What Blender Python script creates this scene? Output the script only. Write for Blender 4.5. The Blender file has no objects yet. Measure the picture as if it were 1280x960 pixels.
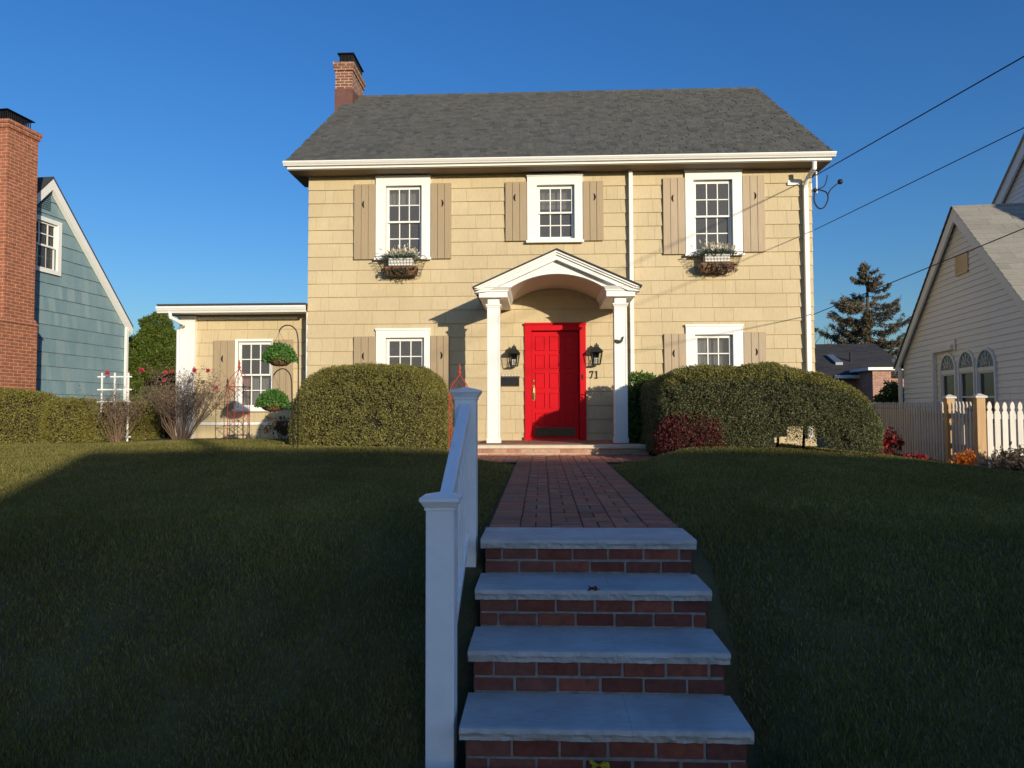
import bpy, math, random
import numpy as np
from mathutils import Vector, noise

SC = bpy.context.scene
COL = SC.collection
rad = math.radians
V = Vector

# ---------------------------------------------------------------- camera
FPX = 900.0
EYE = V((0, 0, 1.55))
YAW, PITCH, ROLL = rad(2.36), math.atan(37 / 900), 0.003
_f = V((-math.sin(YAW) * math.cos(PITCH), math.cos(YAW) * math.cos(PITCH), math.sin(PITCH)))
_r = V((math.cos(YAW), math.sin(YAW), 0))
_u = _r.cross(_f)
R_ = _r * math.cos(ROLL) - _u * math.sin(ROLL)
U_ = _u * math.cos(ROLL) + _r * math.sin(ROLL)
cam_d = bpy.data.cameras.new('camera')
cam = bpy.data.objects.new('camera', cam_d)
COL.objects.link(cam)
from mathutils import Matrix
m3 = Matrix((R_, U_, -_f)).transposed()
cam.matrix_world = Matrix.Translation(EYE) @ m3.to_4x4()
cam_d.sensor_width = 36.0
cam_d.lens = FPX / 1280 * 36.0
cam_d.clip_start = 0.05
cam_d.clip_end = 3000
SC.camera = cam

# ---------------------------------------------------------------- light
SUN_TO = V((0.60, -1.0, 0.20)).normalized()      # towards the sun: low, behind the viewer's right shoulder
EL = math.asin(SUN_TO.z)
AZ = math.atan2(SUN_TO.x, SUN_TO.y)
world = bpy.data.worlds.new('World')
SC.world = world
world.use_nodes = True
wn = world.node_tree
wn.nodes.clear()
wo = wn.nodes.new('ShaderNodeOutputWorld')
wb = wn.nodes.new('ShaderNodeBackground')
ws = wn.nodes.new('ShaderNodeTexSky')
ws.sky_type = 'NISHITA'
ws.sun_disc = False
ws.sun_elevation = EL
ws.sun_rotation = AZ
ws.altitude = 0
ws.air_density = 1.25
ws.dust_density = 0.9
ws.ozone_density = 5.2
wh = wn.nodes.new('ShaderNodeHueSaturation')
wh.inputs['Saturation'].default_value = 1.12
wh.inputs['Value'].default_value = 1.22
wh.inputs['Hue'].default_value = 0.512
wn.links.new(ws.outputs[0], wh.inputs['Color'])
wn.links.new(wh.outputs[0], wb.inputs[0])
wb.inputs[1].default_value = 0.15
wn.links.new(wb.outputs[0], wo.inputs[0])
sun_d = bpy.data.lights.new('sun', 'SUN')
sun_d.energy = 4.8
sun_d.angle = rad(0.5)
sun_d.color = (1.0, 0.885, 0.70)
sun = bpy.data.objects.new('sun', sun_d)
COL.objects.link(sun)
sun.rotation_euler = SUN_TO.to_track_quat('Z', 'Y').to_euler()
SC.view_settings.view_transform = 'Standard'
SC.view_settings.look = 'None'
SC.view_settings.exposure = 0.0
SC.view_settings.gamma = 1.0

# ---------------------------------------------------------------- measuring helpers
def ray(px, py):
    return _f * FPX + R_ * (px - 640) - U_ * (py - 480)
def at(px, py, Y):                      # point of the photo on the plane y = Y
    d = ray(px, py)
    return EYE + d * (Y / d.y)
def ax(px, Y, py=480): return at(px, py, Y).x
def az(py, Y, px=690): return at(px, py, Y).z
def on_plane(px, py, P, n):
    d = ray(px, py)
    return EYE + d * ((P - EYE).dot(n) / d.dot(n))

ORG = {}
def tag(o, label=None, cat=None, group=None, kind=None):
    if label: o['label'] = label
    if cat: o['category'] = cat
    if group: o['group'] = group
    if kind: o['kind'] = kind
    return o
def thing(name, label, cat, loc=(0, 0, 0), group=None, rz=0):
    o = bpy.data.objects.new(name, None)
    COL.objects.link(o)
    o.location = loc
    o.rotation_euler = (0, 0, rz)
    o.empty_display_size = 0.2
    ORG[o.name] = V(loc)
    return tag(o, label, cat, group)
def curve(pts, k=5):
    pts = [V(p) for p in pts]; out = []
    for i in range(len(pts) - 1):
        a, b_, c, d = pts[max(i - 1, 0)], pts[i], pts[i + 1], pts[min(i + 2, len(pts) - 1)]
        for j in range(k):
            t = j / k
            out.append(.5 * ((2 * b_) + (c - a) * t + (2 * a - 5 * b_ + 4 * c - d) * t * t + (3 * b_ - a - 3 * c + d) * t ** 3))
    return out + [pts[-1]]
def copy_tree(o, parent=None):
    c = o.copy()
    COL.objects.link(c)
    c.parent = parent
    for ch in list(o.children):
        copy_tree(ch, c)
    return c

class MB:
    def __init__(s): s.v = []; s.f = []; s.m = []
    def poly(s, pts, m=0):
        b = len(s.v); s.v += [tuple(p) for p in pts]; s.f.append(tuple(range(b, b + len(pts)))); s.m.append(m)
    def hexa(s, p, m=0):                # 4 bottom + 4 top, both counter-clockwise from above
        b = len(s.v); s.v += [tuple(q) for q in p]
        for f in ((3, 2, 1, 0), (4, 5, 6, 7), (0, 1, 5, 4), (1, 2, 6, 5), (2, 3, 7, 6), (3, 0, 4, 7)):
            s.f.append(tuple(b + i for i in f)); s.m.append(m)
    def box(s, x0, x1, y0, y1, z0, z1, m=0):
        x0, x1 = min(x0, x1), max(x0, x1); y0, y1 = min(y0, y1), max(y0, y1); z0, z1 = min(z0, z1), max(z0, z1)
        s.hexa([(x0, y0, z0), (x1, y0, z0), (x1, y1, z0), (x0, y1, z0), (x0, y0, z1), (x1, y0, z1), (x1, y1, z1), (x0, y1, z1)], m)
    def prism(s, pts, d, m=0, caps=True):
        pts = [V(p) for p in pts]; d = V(d); n = len(pts); b = len(s.v)
        s.v += [tuple(p) for p in pts] + [tuple(p + d) for p in pts]
        if caps:
            s.f.append(tuple(range(b + n - 1, b - 1, -1))); s.m.append(m)
            s.f.append(tuple(range(b + n, b + 2 * n))); s.m.append(m)
        for i in range(n):
            j = (i + 1) % n
            s.f.append((b + i, b + j, b + n + j, b + n + i)); s.m.append(m)
    def tube(s, pts, r, n=6, m=0, caps=True):
        pts = [V(p) for p in pts]
        rs = r if isinstance(r, (list, tuple)) else [r] * len(pts)
        b = len(s.v); prev = None
        for i, p in enumerate(pts):
            t = (pts[min(i + 1, len(pts) - 1)] - pts[max(i - 1, 0)])
            if t.length < 1e-9: t = V((0, 0, 1))
            t.normalize()
            if prev is None:
                a = V((1, 0, 0)) if abs(t.x) < 0.8 else V((0, 1, 0))
                u = t.cross(a).normalized()
            else:
                u = prev - t * prev.dot(t)
                u = u.normalized() if u.length > 1e-6 else t.orthogonal().normalized()
            prev = u; w = t.cross(u)
            for k in range(n):
                a = 2 * math.pi * k / n
                s.v.append(tuple(p + (u * math.cos(a) + w * math.sin(a)) * rs[i]))
        for i in range(len(pts) - 1):
            for k in range(n):
                k2 = (k + 1) % n
                s.f.append((b + i * n + k, b + i * n + k2, b + (i + 1) * n + k2, b + (i + 1) * n + k)); s.m.append(m)
        if caps:
            s.f.append(tuple(b + k for k in range(n - 1, -1, -1))); s.m.append(m)
            e = b + (len(pts) - 1) * n
            s.f.append(tuple(e + k for k in range(n))); s.m.append(m)
    def lathe(s, prof, c=(0, 0, 0), n=12, m=0, rot=0, sx=1, sy=1):
        b = len(s.v); c = V(c)
        for (r, z) in prof:
            for k in range(n):
                a = 2 * math.pi * k / n + rot
                s.v.append((c.x + sx * r * math.cos(a), c.y + sy * r * math.sin(a), c.z + z))
        for i in range(len(prof) - 1):
            for k in range(n):
                k2 = (k + 1) % n
                s.f.append((b + i * n + k, b + i * n + k2, b + (i + 1) * n + k2, b + (i + 1) * n + k)); s.m.append(m)
        s.f.append(tuple(b + k for k in range(n - 1, -1, -1))); s.m.append(m)
        e = b + (len(prof) - 1) * n
        s.f.append(tuple(e + k for k in range(n))); s.m.append(m)
    def ball(s, c, r, n=8, k=5, m=0, sz=1):
        s.lathe([(max(r * math.sin(math.pi * i / k), r * .02), -r * sz * math.cos(math.pi * i / k)) for i in range(k + 1)], c, n, m)
    def sheet(s, P, m=0):               # grid of points
        b = len(s.v); nr = len(P); nc = len(P[0])
        for row in P: s.v += [tuple(p) for p in row]
        for i in range(nr - 1):
            for j in range(nc - 1):
                s.f.append((b + i * nc + j, b + i * nc + j + 1, b + (i + 1) * nc + j + 1, b + (i + 1) * nc + j)); s.m.append(m)
    def build(s, name, mats, parent=None, smooth=False, bevel=0, local=False, segs=2):
        me = bpy.data.meshes.new(name)
        off = V((0, 0, 0))
        if parent is not None and not local: off = ORG.get(parent.name, V((0, 0, 0)))
        vv = s.v if off.length == 0 else [(x - off.x, y - off.y, z - off.z) for x, y, z in s.v]
        me.from_pydata(vv, [], s.f)
        for mm in (mats if isinstance(mats, (list, tuple)) else [mats]): me.materials.append(mm)
        me.polygons.foreach_set('material_index', s.m)
        if smooth: me.polygons.foreach_set('use_smooth', [True] * len(s.f))
        me.update()
        o = bpy.data.objects.new(name, me)
        COL.objects.link(o)
        if parent is not None: o.parent = parent
        ORG[o.name] = off
        if bevel:
            md = o.modifiers.new('bevel', 'BEVEL'); md.width = bevel; md.segments = segs; md.limit_method = 'ANGLE'; md.angle_limit = rad(35)
        return o

def np_mesh(name, verts, faces_n, mats, parent=None, idx=None, mi=None):
    """verts (N,3); faces_n: every n verts form one face, or idx = list of index arrays of equal length"""
    me = bpy.data.meshes.new(name)
    off = ORG.get(parent.name, V((0, 0, 0))) if parent is not None else V((0, 0, 0))
    verts = np.asarray(verts, dtype=np.float32) - np.array(off[:], dtype=np.float32)
    me.vertices.add(len(verts)); me.vertices.foreach_set('co', verts.ravel())
    if idx is None:
        nf = len(verts) // faces_n
        loops = np.arange(nf * faces_n, dtype=np.int32)
        starts = np.arange(0, nf * faces_n, faces_n, dtype=np.int32)
        tot = np.full(nf, faces_n, dtype=np.int32)
    else:
        loops = np.concatenate([i.ravel() for i in idx]).astype(np.int32)
        tot = np.concatenate([np.full(i.shape[0], i.shape[1]) for i in idx]).astype(np.int32)
        starts = np.concatenate([[0], np.cumsum(tot)[:-1]]).astype(np.int32)
    me.loops.add(len(loops)); me.loops.foreach_set('vertex_index', loops)
    me.polygons.add(len(starts)); me.polygons.foreach_set('loop_start', starts); me.polygons.foreach_set('loop_total', tot)
    for mm in (mats if isinstance(mats, (list, tuple)) else [mats]): me.materials.append(mm)
    if mi is not None: me.polygons.foreach_set('material_index', mi)
    me.update(calc_edges=True); me.validate()
    o = bpy.data.objects.new(name, me)
    COL.objects.link(o)
    if parent is not None: o.parent = parent
    ORG[o.name] = off
    return o

# ---------------------------------------------------------------- materials
def mk(name):
    m = bpy.data.materials.new(name); m.use_nodes = True
    nt = m.node_tree
    return m, nt, nt.nodes['Principled BSDF'], nt.nodes['Material Output']
def ramp(nt, cols, interp='LINEAR'):
    r = nt.nodes.new('ShaderNodeValToRGB'); r.color_ramp.interpolation = interp
    e = r.color_ramp.elements
    while len(e) < len(cols): e.new(0.5)
    while len(e) > len(cols): e.remove(e[-1])
    for i, c in enumerate(cols):
        e[i].position = i / max(1, len(cols) - 1) if interp != 'CONSTANT' else i / len(cols)
        e[i].color = (c[0], c[1], c[2], 1)
    return r
def coords(nt, scale=(1, 1, 1), src='Object'):
    tc = nt.nodes.new('ShaderNodeTexCoord'); mp = nt.nodes.new('ShaderNodeMapping')
    mp.inputs['Scale'].default_value = scale
    nt.links.new(tc.outputs[src], mp.inputs[0])
    return mp.outputs[0]
def noise_tex(nt, vec, scale, detail=4, rough=.6):
    n = nt.nodes.new('ShaderNodeTexNoise'); n.inputs['Scale'].default_value = scale
    n.inputs['Detail'].default_value = detail; n.inputs['Roughness'].default_value = rough
    nt.links.new(vec, n.inputs['Vector'])
    return n.outputs['Fac']
def mul(nt, col, fac_out, lo, hi):
    mr = nt.nodes.new('ShaderNodeMapRange')
    mr.inputs['From Min'].default_value = .25; mr.inputs['From Max'].default_value = .75
    mr.inputs['To Min'].default_value = lo; mr.inputs['To Max'].default_value = hi
    nt.links.new(fac_out, mr.inputs['Value'])
    mx = nt.nodes.new('ShaderNodeMix'); mx.data_type = 'RGBA'; mx.blend_type = 'MULTIPLY'; mx.inputs[0].default_value = 1
    if isinstance(col, tuple): mx.inputs[6].default_value = (*col, 1)
    else: nt.links.new(col, mx.inputs[6])
    cb = nt.nodes.new('ShaderNodeCombineColor')
    for i in range(3): nt.links.new(mr.outputs[0], cb.inputs[i])
    nt.links.new(cb.outputs[0], mx.inputs[7])
    return mx.outputs[2]
def M(name, base=(.5, .5, .5), rough=.6, isl=None, var=0.0, nscale=5, nst=(1, 1, 1), var2=0.0, nscale2=.6,
      bump=0, bscale=40, bst=(1, 1, 1), bdist=.01, metal=0, spec=.35, transl=0, islint='LINEAR'):
    m, nt, b, out = mk(name)
    col = tuple(base)
    if isl:
        g = nt.nodes.new('ShaderNodeNewGeometry'); r = ramp(nt, isl, islint)
        nt.links.new(g.outputs['Random Per Island'], r.inputs[0]); col = r.outputs[0]
    if var: col = mul(nt, col, noise_tex(nt, coords(nt, nst), nscale), 1 - var, 1 + var)
    if var2: col = mul(nt, col, noise_tex(nt, coords(nt), nscale2, 3), 1 - var2, 1 + var2)
    if isinstance(col, tuple): b.inputs['Base Color'].default_value = (*col, 1)
    else: nt.links.new(col, b.inputs['Base Color'])
    b.inputs['Roughness'].default_value = rough
    b.inputs['Metallic'].default_value = metal
    b.inputs['Specular IOR Level'].default_value = spec
    if bump:
        bn = nt.nodes.new('ShaderNodeBump'); bn.inputs['Strength'].default_value = bump; bn.inputs['Distance'].default_value = bdist
        nt.links.new(noise_tex(nt, coords(nt, bst), bscale, 6), bn.inputs['Height'])
        nt.links.new(bn.outputs[0], b.inputs['Normal'])
    if transl:
        t = nt.nodes.new('ShaderNodeBsdfTranslucent'); ms = nt.nodes.new('ShaderNodeMixShader'); ms.inputs[0].default_value = transl
        if isinstance(col, tuple): t.inputs[0].default_value = (*col, 1)
        else: nt.links.new(col, t.inputs[0])
        nt.links.new(b.outputs[0], ms.inputs[1]); nt.links.new(t.outputs[0], ms.inputs[2]); nt.links.new(ms.outputs[0], out.inputs[0])
    return m
def M_brick(name, c1, c2, mortar, bw=.203, rh=.068, ms=.008, bump=.6):
    m, nt, b, out = mk(name)
    tc = nt.nodes.new('ShaderNodeTexCoord'); sp = nt.nodes.new('ShaderNodeSeparateXYZ'); ad = nt.nodes.new('ShaderNodeMath'); cb = nt.nodes.new('ShaderNodeCombineXYZ')
    nt.links.new(tc.outputs['Object'], sp.inputs[0])
    nt.links.new(sp.outputs[0], ad.inputs[0]); nt.links.new(sp.outputs[1], ad.inputs[1])
    nt.links.new(ad.outputs[0], cb.inputs[0]); nt.links.new(sp.outputs[2], cb.inputs[1])
    t = nt.nodes.new('ShaderNodeTexBrick')
    t.inputs['Scale'].default_value = 1; t.inputs['Brick Width'].default_value = bw; t.inputs['Row Height'].default_value = rh
    t.inputs['Mortar Size'].default_value = ms; t.inputs['Mortar Smooth'].default_value = .3; t.inputs['Bias'].default_value = -.1
    t.inputs['Color1'].default_value = (*c1, 1); t.inputs['Color2'].default_value = (*c2, 1); t.inputs['Mortar'].default_value = (*mortar, 1)
    nt.links.new(cb.outputs[0], t.inputs['Vector'])
    col = mul(nt, t.outputs['Color'], noise_tex(nt, coords(nt), 9), .7, 1.3)
    nt.links.new(col, b.inputs['Base Color']); b.inputs['Roughness'].default_value = .85
    bn = nt.nodes.new('ShaderNodeBump'); bn.inputs['Strength'].default_value = bump; bn.inputs['Distance'].default_value = .01; bn.invert = True
    nt.links.new(t.outputs['Fac'], bn.inputs['Height']); nt.links.new(bn.outputs[0], b.inputs['Normal'])
    return m
def M_glass(name, tint=(.75, .8, .82), rough=.02, screen=0):
    m, nt, b, out = mk(name)
    nt.nodes.remove(b)
    tr = nt.nodes.new('ShaderNodeBsdfTransparent'); tr.inputs[0].default_value = (*tint, 1)
    gl = nt.nodes.new('ShaderNodeBsdfGlossy'); gl.inputs['Roughness'].default_value = rough
    fr = nt.nodes.new('ShaderNodeFresnel'); fr.inputs[0].default_value = 1.36
    mx = nt.nodes.new('ShaderNodeMixShader')
    base = tr
    if screen:                           # dusty insect screen over the pane
        df = nt.nodes.new('ShaderNodeBsdfDiffuse'); df.inputs[0].default_value = (.42, .41, .40, 1)
        sm = nt.nodes.new('ShaderNodeMixShader'); sm.inputs[0].default_value = screen
        nt.links.new(tr.outputs[0], sm.inputs[1]); nt.links.new(df.outputs[0], sm.inputs[2]); base = sm
    nt.links.new(fr.outputs[0], mx.inputs[0]); nt.links.new(base.outputs[0], mx.inputs[1]); nt.links.new(gl.outputs[0], mx.inputs[2]); nt.links.new(mx.outputs[0], out.inputs[0])
    return m

def shake(name, cols):                  # painted striated shakes
    return M(name, isl=cols, rough=.75, var=.10, nscale=6, nst=(14, 14, .5), var2=.09, nscale2=.8, bump=.35, bscale=9, bst=(16, 16, .6), bdist=.006)
MT = dict(
    shake=shake('beige_shake', [(.51, .412, .246), (.535, .43, .258), (.55, .445, .27), (.52, .42, .25)]),
    shake_blue=shake('blue_shake', [(.165, .26, .295), (.185, .28, .315), (.205, .30, .33), (.175, .27, .30), (.25, .335, .355)]),
    beige=M('beige_paint', (.49, .39, .235), .7),
    blue=M('blue_paint', (.10, .16, .18), .7),
    vinyl=M('grey_vinyl', (.68, .68, .67), .5, var=.03),
    vinyl_back=M('grey_vinyl_back', (.3, .28, .26), .6),
    white=M('white_paint', (.80, .785, .735), .45, var=.03, nscale=3, bump=.05, bscale=60),
    vinylpost=M('white_vinyl', (.84, .86, .88), .35, var=.05, nscale=2.5, var2=.05, nscale2=9, bump=.04, bscale=25),
    eave=M('shaded_taupe_eave', (.20, .15, .095), .7),  # taupe paint darkened, the shade under the eave is put into the colour
    soffit=M('cream_soffit', (.62, .54, .42), .6),
    shutter=M('taupe_shutter', (.36, .272, .165), .65, var=.10, nscale=5, nst=(10, 10, .5), var2=.05, bump=.2, bscale=12, bst=(12, 12, .5)),
    shutter_old=M('weathered_shutter', (.43, .335, .225), .75, var=.16, nscale=6, nst=(14, 14, .5), var2=.08, bump=.3, bscale=14, bst=(14, 14, .5)),
    dark=M('cutout_shade', (.012, .011, .010), .9),
    black=M('black_metal', (.018, .018, .020), .45, var=.2),
    lantern=M('lantern_metal', (.035, .035, .034), .4, var=.3, nscale=30, metal=.3),
    iron=M('dark_iron', (.03, .028, .026), .5),
    red=M('red_paint', (.54, .001, .008), .5, var=.04, nscale=4, spec=.15),
    brass=M('brass', (.55, .36, .14), .3, metal=.9),
    plate=M('tarnished_plate', (.045, .038, .03), .35, metal=.8, var=.35, nscale=14),
    roof=M('charcoal_shingle', isl=[(.068, .071, .070), (.098, .101, .097), (.115, .117, .110), (.084, .087, .084), (.128, .128, .120), (.10, .102, .097)], rough=.9, var=.18, nscale=30, var2=.04, bump=.5, bscale=160, bdist=.004),
    roofbase=M('roof_underlay', (.05, .05, .05), .9),
    roof_tan=M('tan_shingle', isl=[(.27, .255, .215), (.33, .31, .26), (.30, .28, .235)], rough=.9, var=.15, nscale=30),
    roof_black=M('black_shingle', isl=[(.028, .028, .032), (.045, .045, .05), (.036, .036, .04)], rough=.9, var=.3, nscale=6),
    chimbrick=M_brick('old_chimney_brick', (.17, .055, .032), (.25, .085, .045), (.42, .33, .24), ms=.011),
    bluechim=M_brick('neighbour_chimney_brick', (.29, .085, .042), (.35, .115, .055), (.46, .28, .18), ms=.008),
    rearbrick=M_brick('rear_brick', (.34, .16, .11), (.42, .21, .15), (.45, .36, .30), ms=.009),
    copper=M('brown_flashing', (.16, .075, .06), .6, metal=.2, var=.2),
    mortar=M('mortar', (.24, .225, .21), .95, var=.35, nscale=20, bump=.4, bscale=80),
    brick=M('red_brick', isl=[(.13, .038, .027), (.17, .05, .033), (.21, .065, .042), (.10, .04, .032), (.15, .045, .032), (.19, .08, .058)], rough=.85, var=.3, nscale=22, var2=.15, nscale2=4, bump=.5, bscale=90, bdist=.006),
    paver=M('brick_paver', isl=[(.29, .105, .065), (.34, .125, .075), (.39, .155, .095), (.24, .10, .07), (.31, .12, .078), (.20, .135, .11)], rough=.85, var=.25, nscale=25, var2=.15, nscale2=1.5, bump=.4, bscale=120, bdist=.004),
    joint=M('paver_joint', (.035, .03, .022), .95, var=.3, nscale=20),
    stone=M('limestone_tread', (.46, .455, .44), .8, var=.12, nscale=14, nst=(1, 3, 1), var2=.20, nscale2=3.5, bump=.4, bscale=55, bst=(1, 2, 1), bdist=.005),
    soil=M('soil', (.035, .026, .018), .95, var=.4, nscale=18, bump=.8, bscale=30, bdist=.03),
    mulch=M('mulch', (.05, .03, .02), .95, var=.5, nscale=30, bump=.8, bscale=40, bdist=.03),
    asphalt=M('asphalt', (.05, .05, .052), .9, var=.2, nscale=60),
    concrete=M('concrete', (.33, .32, .30), .85, var=.1, nscale=8),
    cedar=M('cedar_post', (.52, .33, .16), .7, var=.18, nscale=5, nst=(12, 12, .6)),
    picket=M('weathered_picket', isl=[(.54, .48, .41), (.60, .54, .47), (.48, .42, .36)], rough=.8, var=.15, nscale=6, nst=(12, 12, .6)),
    picket_w=M('whitewashed_picket', isl=[(.70, .66, .58), (.66, .61, .53), (.73, .70, .63)], rough=.75, var=.14, nscale=6, nst=(10, 10, .7)),
    glass=M_glass('window_glass', (.72, .73, .74), .02, .13),
    lglass=M_glass('lantern_glass', (.9, .9, .88)),
    curtain=M('curtain', (.62, .60, .55), .9, var=.15, nscale=8, nst=(9, 1, .3), transl=.25),
    room=M('room_plaster', (.36, .34, .31), .9),
    blind=M('window_blind', (.55, .53, .48), .8),
    wirem=M('black_cable', (.015, .015, .016), .6),
    bark=M('bark', (.10, .075, .055), .9, var=.4, nscale=20, nst=(4, 4, 1), bump=.6, bscale=30),
    twig=M('rose_twig', isl=[(.15, .085, .055), (.22, .14, .095), (.11, .07, .05), (.17, .125, .07)], rough=.85, var=.2, nscale=20),
    twig_grey=M('bare_twig', (.13, .105, .09), .9),
    obelisk=M('red_rust_paint', (.38, .06, .04), .55, var=.3, nscale=30),
    coco=M('coco_liner', (.24, .115, .055), .95, var=.4, nscale=45, bump=1, bscale=80),
    pole=M('wood_pole', (.16, .115, .08), .9, var=.3, nscale=8, nst=(5, 5, .3)),
    core=M('dark_foliage_core', (.020, .016, .010), .95, var=.4, nscale=10),  # very dark: shade within the foliage is put into the colour
)
def leafmat(name, cols, transl=.25, rough=.55, spec=.3, v2=(.22, 5)):
    return M(name, isl=cols, rough=rough, transl=transl, var2=v2[0], nscale2=v2[1], spec=spec)
LM = dict(
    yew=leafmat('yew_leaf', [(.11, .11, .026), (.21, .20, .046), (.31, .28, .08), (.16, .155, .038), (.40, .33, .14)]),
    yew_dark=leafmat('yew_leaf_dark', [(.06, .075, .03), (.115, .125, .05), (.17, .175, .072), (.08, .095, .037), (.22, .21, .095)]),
    yew_lit_top=leafmat('yew_lit_top_leaf', [(.15, .14, .028), (.21, .19, .04), (.26, .23, .06)]),
    priv=leafmat('privet_leaf', [(.16, .155, .026), (.23, .22, .038), (.29, .27, .06), (.19, .15, .045), (.34, .27, .11)]),
    arb=leafmat('arborvitae_leaf', [(.06, .095, .012), (.10, .145, .020), (.145, .19, .032), (.07, .11, .015)]),
    bright=leafmat('basket_leaf', [(.045, .13, .022), (.085, .21, .035), (.15, .31, .065), (.055, .16, .025)], .3),
    spruce=leafmat('spruce_needle', [(.085, .08, .046), (.13, .108, .062), (.17, .13, .085), (.10, .10, .058)], .1),
    barb=leafmat('barberry_leaf', [(.085, .016, .017), (.13, .026, .024), (.06, .014, .015), (.16, .05, .038)]),
    redl=leafmat('burning_bush_leaf', [(.26, .008, .015), (.36, .02, .02), (.18, .008, .012)]),
    orange=leafmat('orange_leaf', [(.75, .17, .01), (.80, .28, .02), (.65, .11, .01)], .35),
    dry=leafmat('dry_leaf', [(.22, .15, .09), (.30, .22, .14), (.14, .10, .07), (.20, .18, .15)]),
    rose=leafmat('rose_petal', [(.45, .05, .075), (.55, .09, .11), (.38, .035, .06)], .3),
    roseleaf=leafmat('rose_leaf', [(.05, .06, .03), (.09, .08, .045), (.12, .09, .06)], .25),
    laurel=leafmat('laurel_leaf', [(.05, .11, .018), (.08, .16, .026), (.11, .19, .035)], .3),
    white=leafmat('white_flower', [(.65, .60, .48), (.75, .72, .64), (.60, .50, .35), (.5, .42, .28)], .25),
    greyg=leafmat('dusty_leaf', [(.14, .19, .15), (.20, .25, .20), (.09, .14, .08)], .2),
    grass=leafmat('grass_blade', [(.115, .118, .024), (.155, .152, .034), (.195, .178, .046), (.13, .132, .03), (.24, .20, .068), (.31, .25, .11)], .25, .6, .15, (.34, .55)),
    yellow=leafmat('yellow_leaf', [(.62, .42, .02)], .2),
    brown=leafmat('brown_leaf', [(.12, .04, .025)], .1),
)

# ---------------------------------------------------------------- ground
Fy = 13.2                                # facade plane
def sstep(a, b, x):
    t = np.clip((x - a) / (b - a), 0, 1); return t * t * (3 - 2 * t)
PX0, PX1 = -.345, .868                   # the brick walk and the steps
def path_z(y): return .825 + (y - 4.6) * .0115
def lawn_h(x, y):
    x = np.asarray(x, dtype=float); y = np.asarray(y, dtype=float)
    z = -.16 + .98 * sstep(2.4, 4.95, y) + .16 * sstep(4.6, 8.2, y) + .10 * sstep(7.5, 10.0, y)
    z = z - .42 * sstep(2.6, 7.6, x) * sstep(5, 9, y) - .22 * sstep(1.5, 7, x) * sstep(3, 5, y) * (1 - sstep(5, 9, y))
    z = z - .10 * sstep(6, 12, -x)
    z = z + .018 * np.sin(x * 1.3 + y * .7) + .012 * np.sin(x * .6 - y * 1.9 + 1)
    # down to the walk along its edges
    cx = .5 * (PX0 + PX1)
    hw = .62 + .75 * sstep(9.3, 10.6, y)
    d = np.abs(x - cx) - hw
    w = 1 - sstep(-.02, .42 + .75 * sstep(7.5, 9.5, y), d)
    tz = np.where(y > 4.4, path_z(y) - .03, z - .20 * (1 - sstep(3.3, 4.0, y)) + .05 * sstep(3.9, 4.3, y) - .04)
    inside = sstep(2.9, 3.2, y)
    return z * (1 - w * inside) + np.minimum(z, tz) * w * inside

xs = np.unique(np.round(np.concatenate([np.linspace(-90, -14, 14), np.linspace(-14, -2, 61), np.linspace(-2, 2.6, 93), np.linspace(2.6, 14, 58), np.linspace(14, 90, 14)]), 4))
ys = np.unique(np.round(np.concatenate([np.linspace(2.62, 5.2, 44), np.linspace(5.2, 14, 100), np.linspace(14, 24, 21), np.linspace(24, 160, 16)]), 4))
gx, gy = np.meshgrid(xs, ys)
gz = lawn_h(gx, gy)
st = (gx > PX0 + .02) & (gx < PX1 - .02) & (gy < 4.62)
gz = np.where(st, -.02, gz)
nc = len(xs)
b = MB()
b.v = [tuple(p) for p in np.stack([gx.ravel(), gy.ravel(), gz.ravel()], 1)]
for i in range(len(ys) - 1):
    for j in range(nc - 1):
        b.f.append((i * nc + j, i * nc + j + 1, (i + 1) * nc + j + 1, (i + 1) * nc + j)); b.m.append(0)
lawn_m = M('lawn_ground', (.10, .085, .036), .95, var=.35, nscale=3, var2=.25, nscale2=.7, bump=.6, bscale=60, bdist=.03)
tag(b.build('lawn', lawn_m, smooth=True), kind='structure')
b = MB(); b.poly([(-900, -900, -.06), (900, -900, -.06), (900, 900, -.06), (-900, 900, -.06)]); tag(b.build('ground', M('far_ground', (.06, .065, .03), .95, var=.3, nscale=.2)), kind='structure')
b = MB(); b.box(-90, 90, -8.6, -1.2, -.055, -.02); tag(b.build('street', MT['asphalt']), kind='structure')
b = MB(); b.box(-90, 90, -1.2, -1.05, -.055, .10); b.box(-90, 90, -8.75, -8.6, -.055, .10); tag(b.build('kerb', MT['concrete'], bevel=.02), kind='structure')
b = MB(); b.box(-90, 90, -1.05, .9, -.055, .06); b.box(-90, 90, -60, -8.75, -.055, .05); tag(b.build('verge', lawn_m), kind='structure')
rng = random.Random(5)
# sidewalk of brick pavers at the foot of the steps
b = MB(); b.box(-90, 90, .9, 2.66, -.055, .034, 1); b.box(PX0 - .02, PX1 + .02, 2.661, 3.1, -.055, .034, 1)
# laid as soldier rows
for r in range(17):
    y = 3.10 - r * .205
    if y < .95: break
    for k in range(-40, 41):
        x = k * .103 + .01
        if r == 0 and not (-.345 < x < .79): continue
        z = .048 + rng.uniform(-.002, .002)
        b.box(x, x + .098, y - .2, y - .004, .0, z)
tag(b.build('sidewalk', [MT['paver'], MT['joint']], bevel=.004, segs=1), kind='structure')
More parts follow.
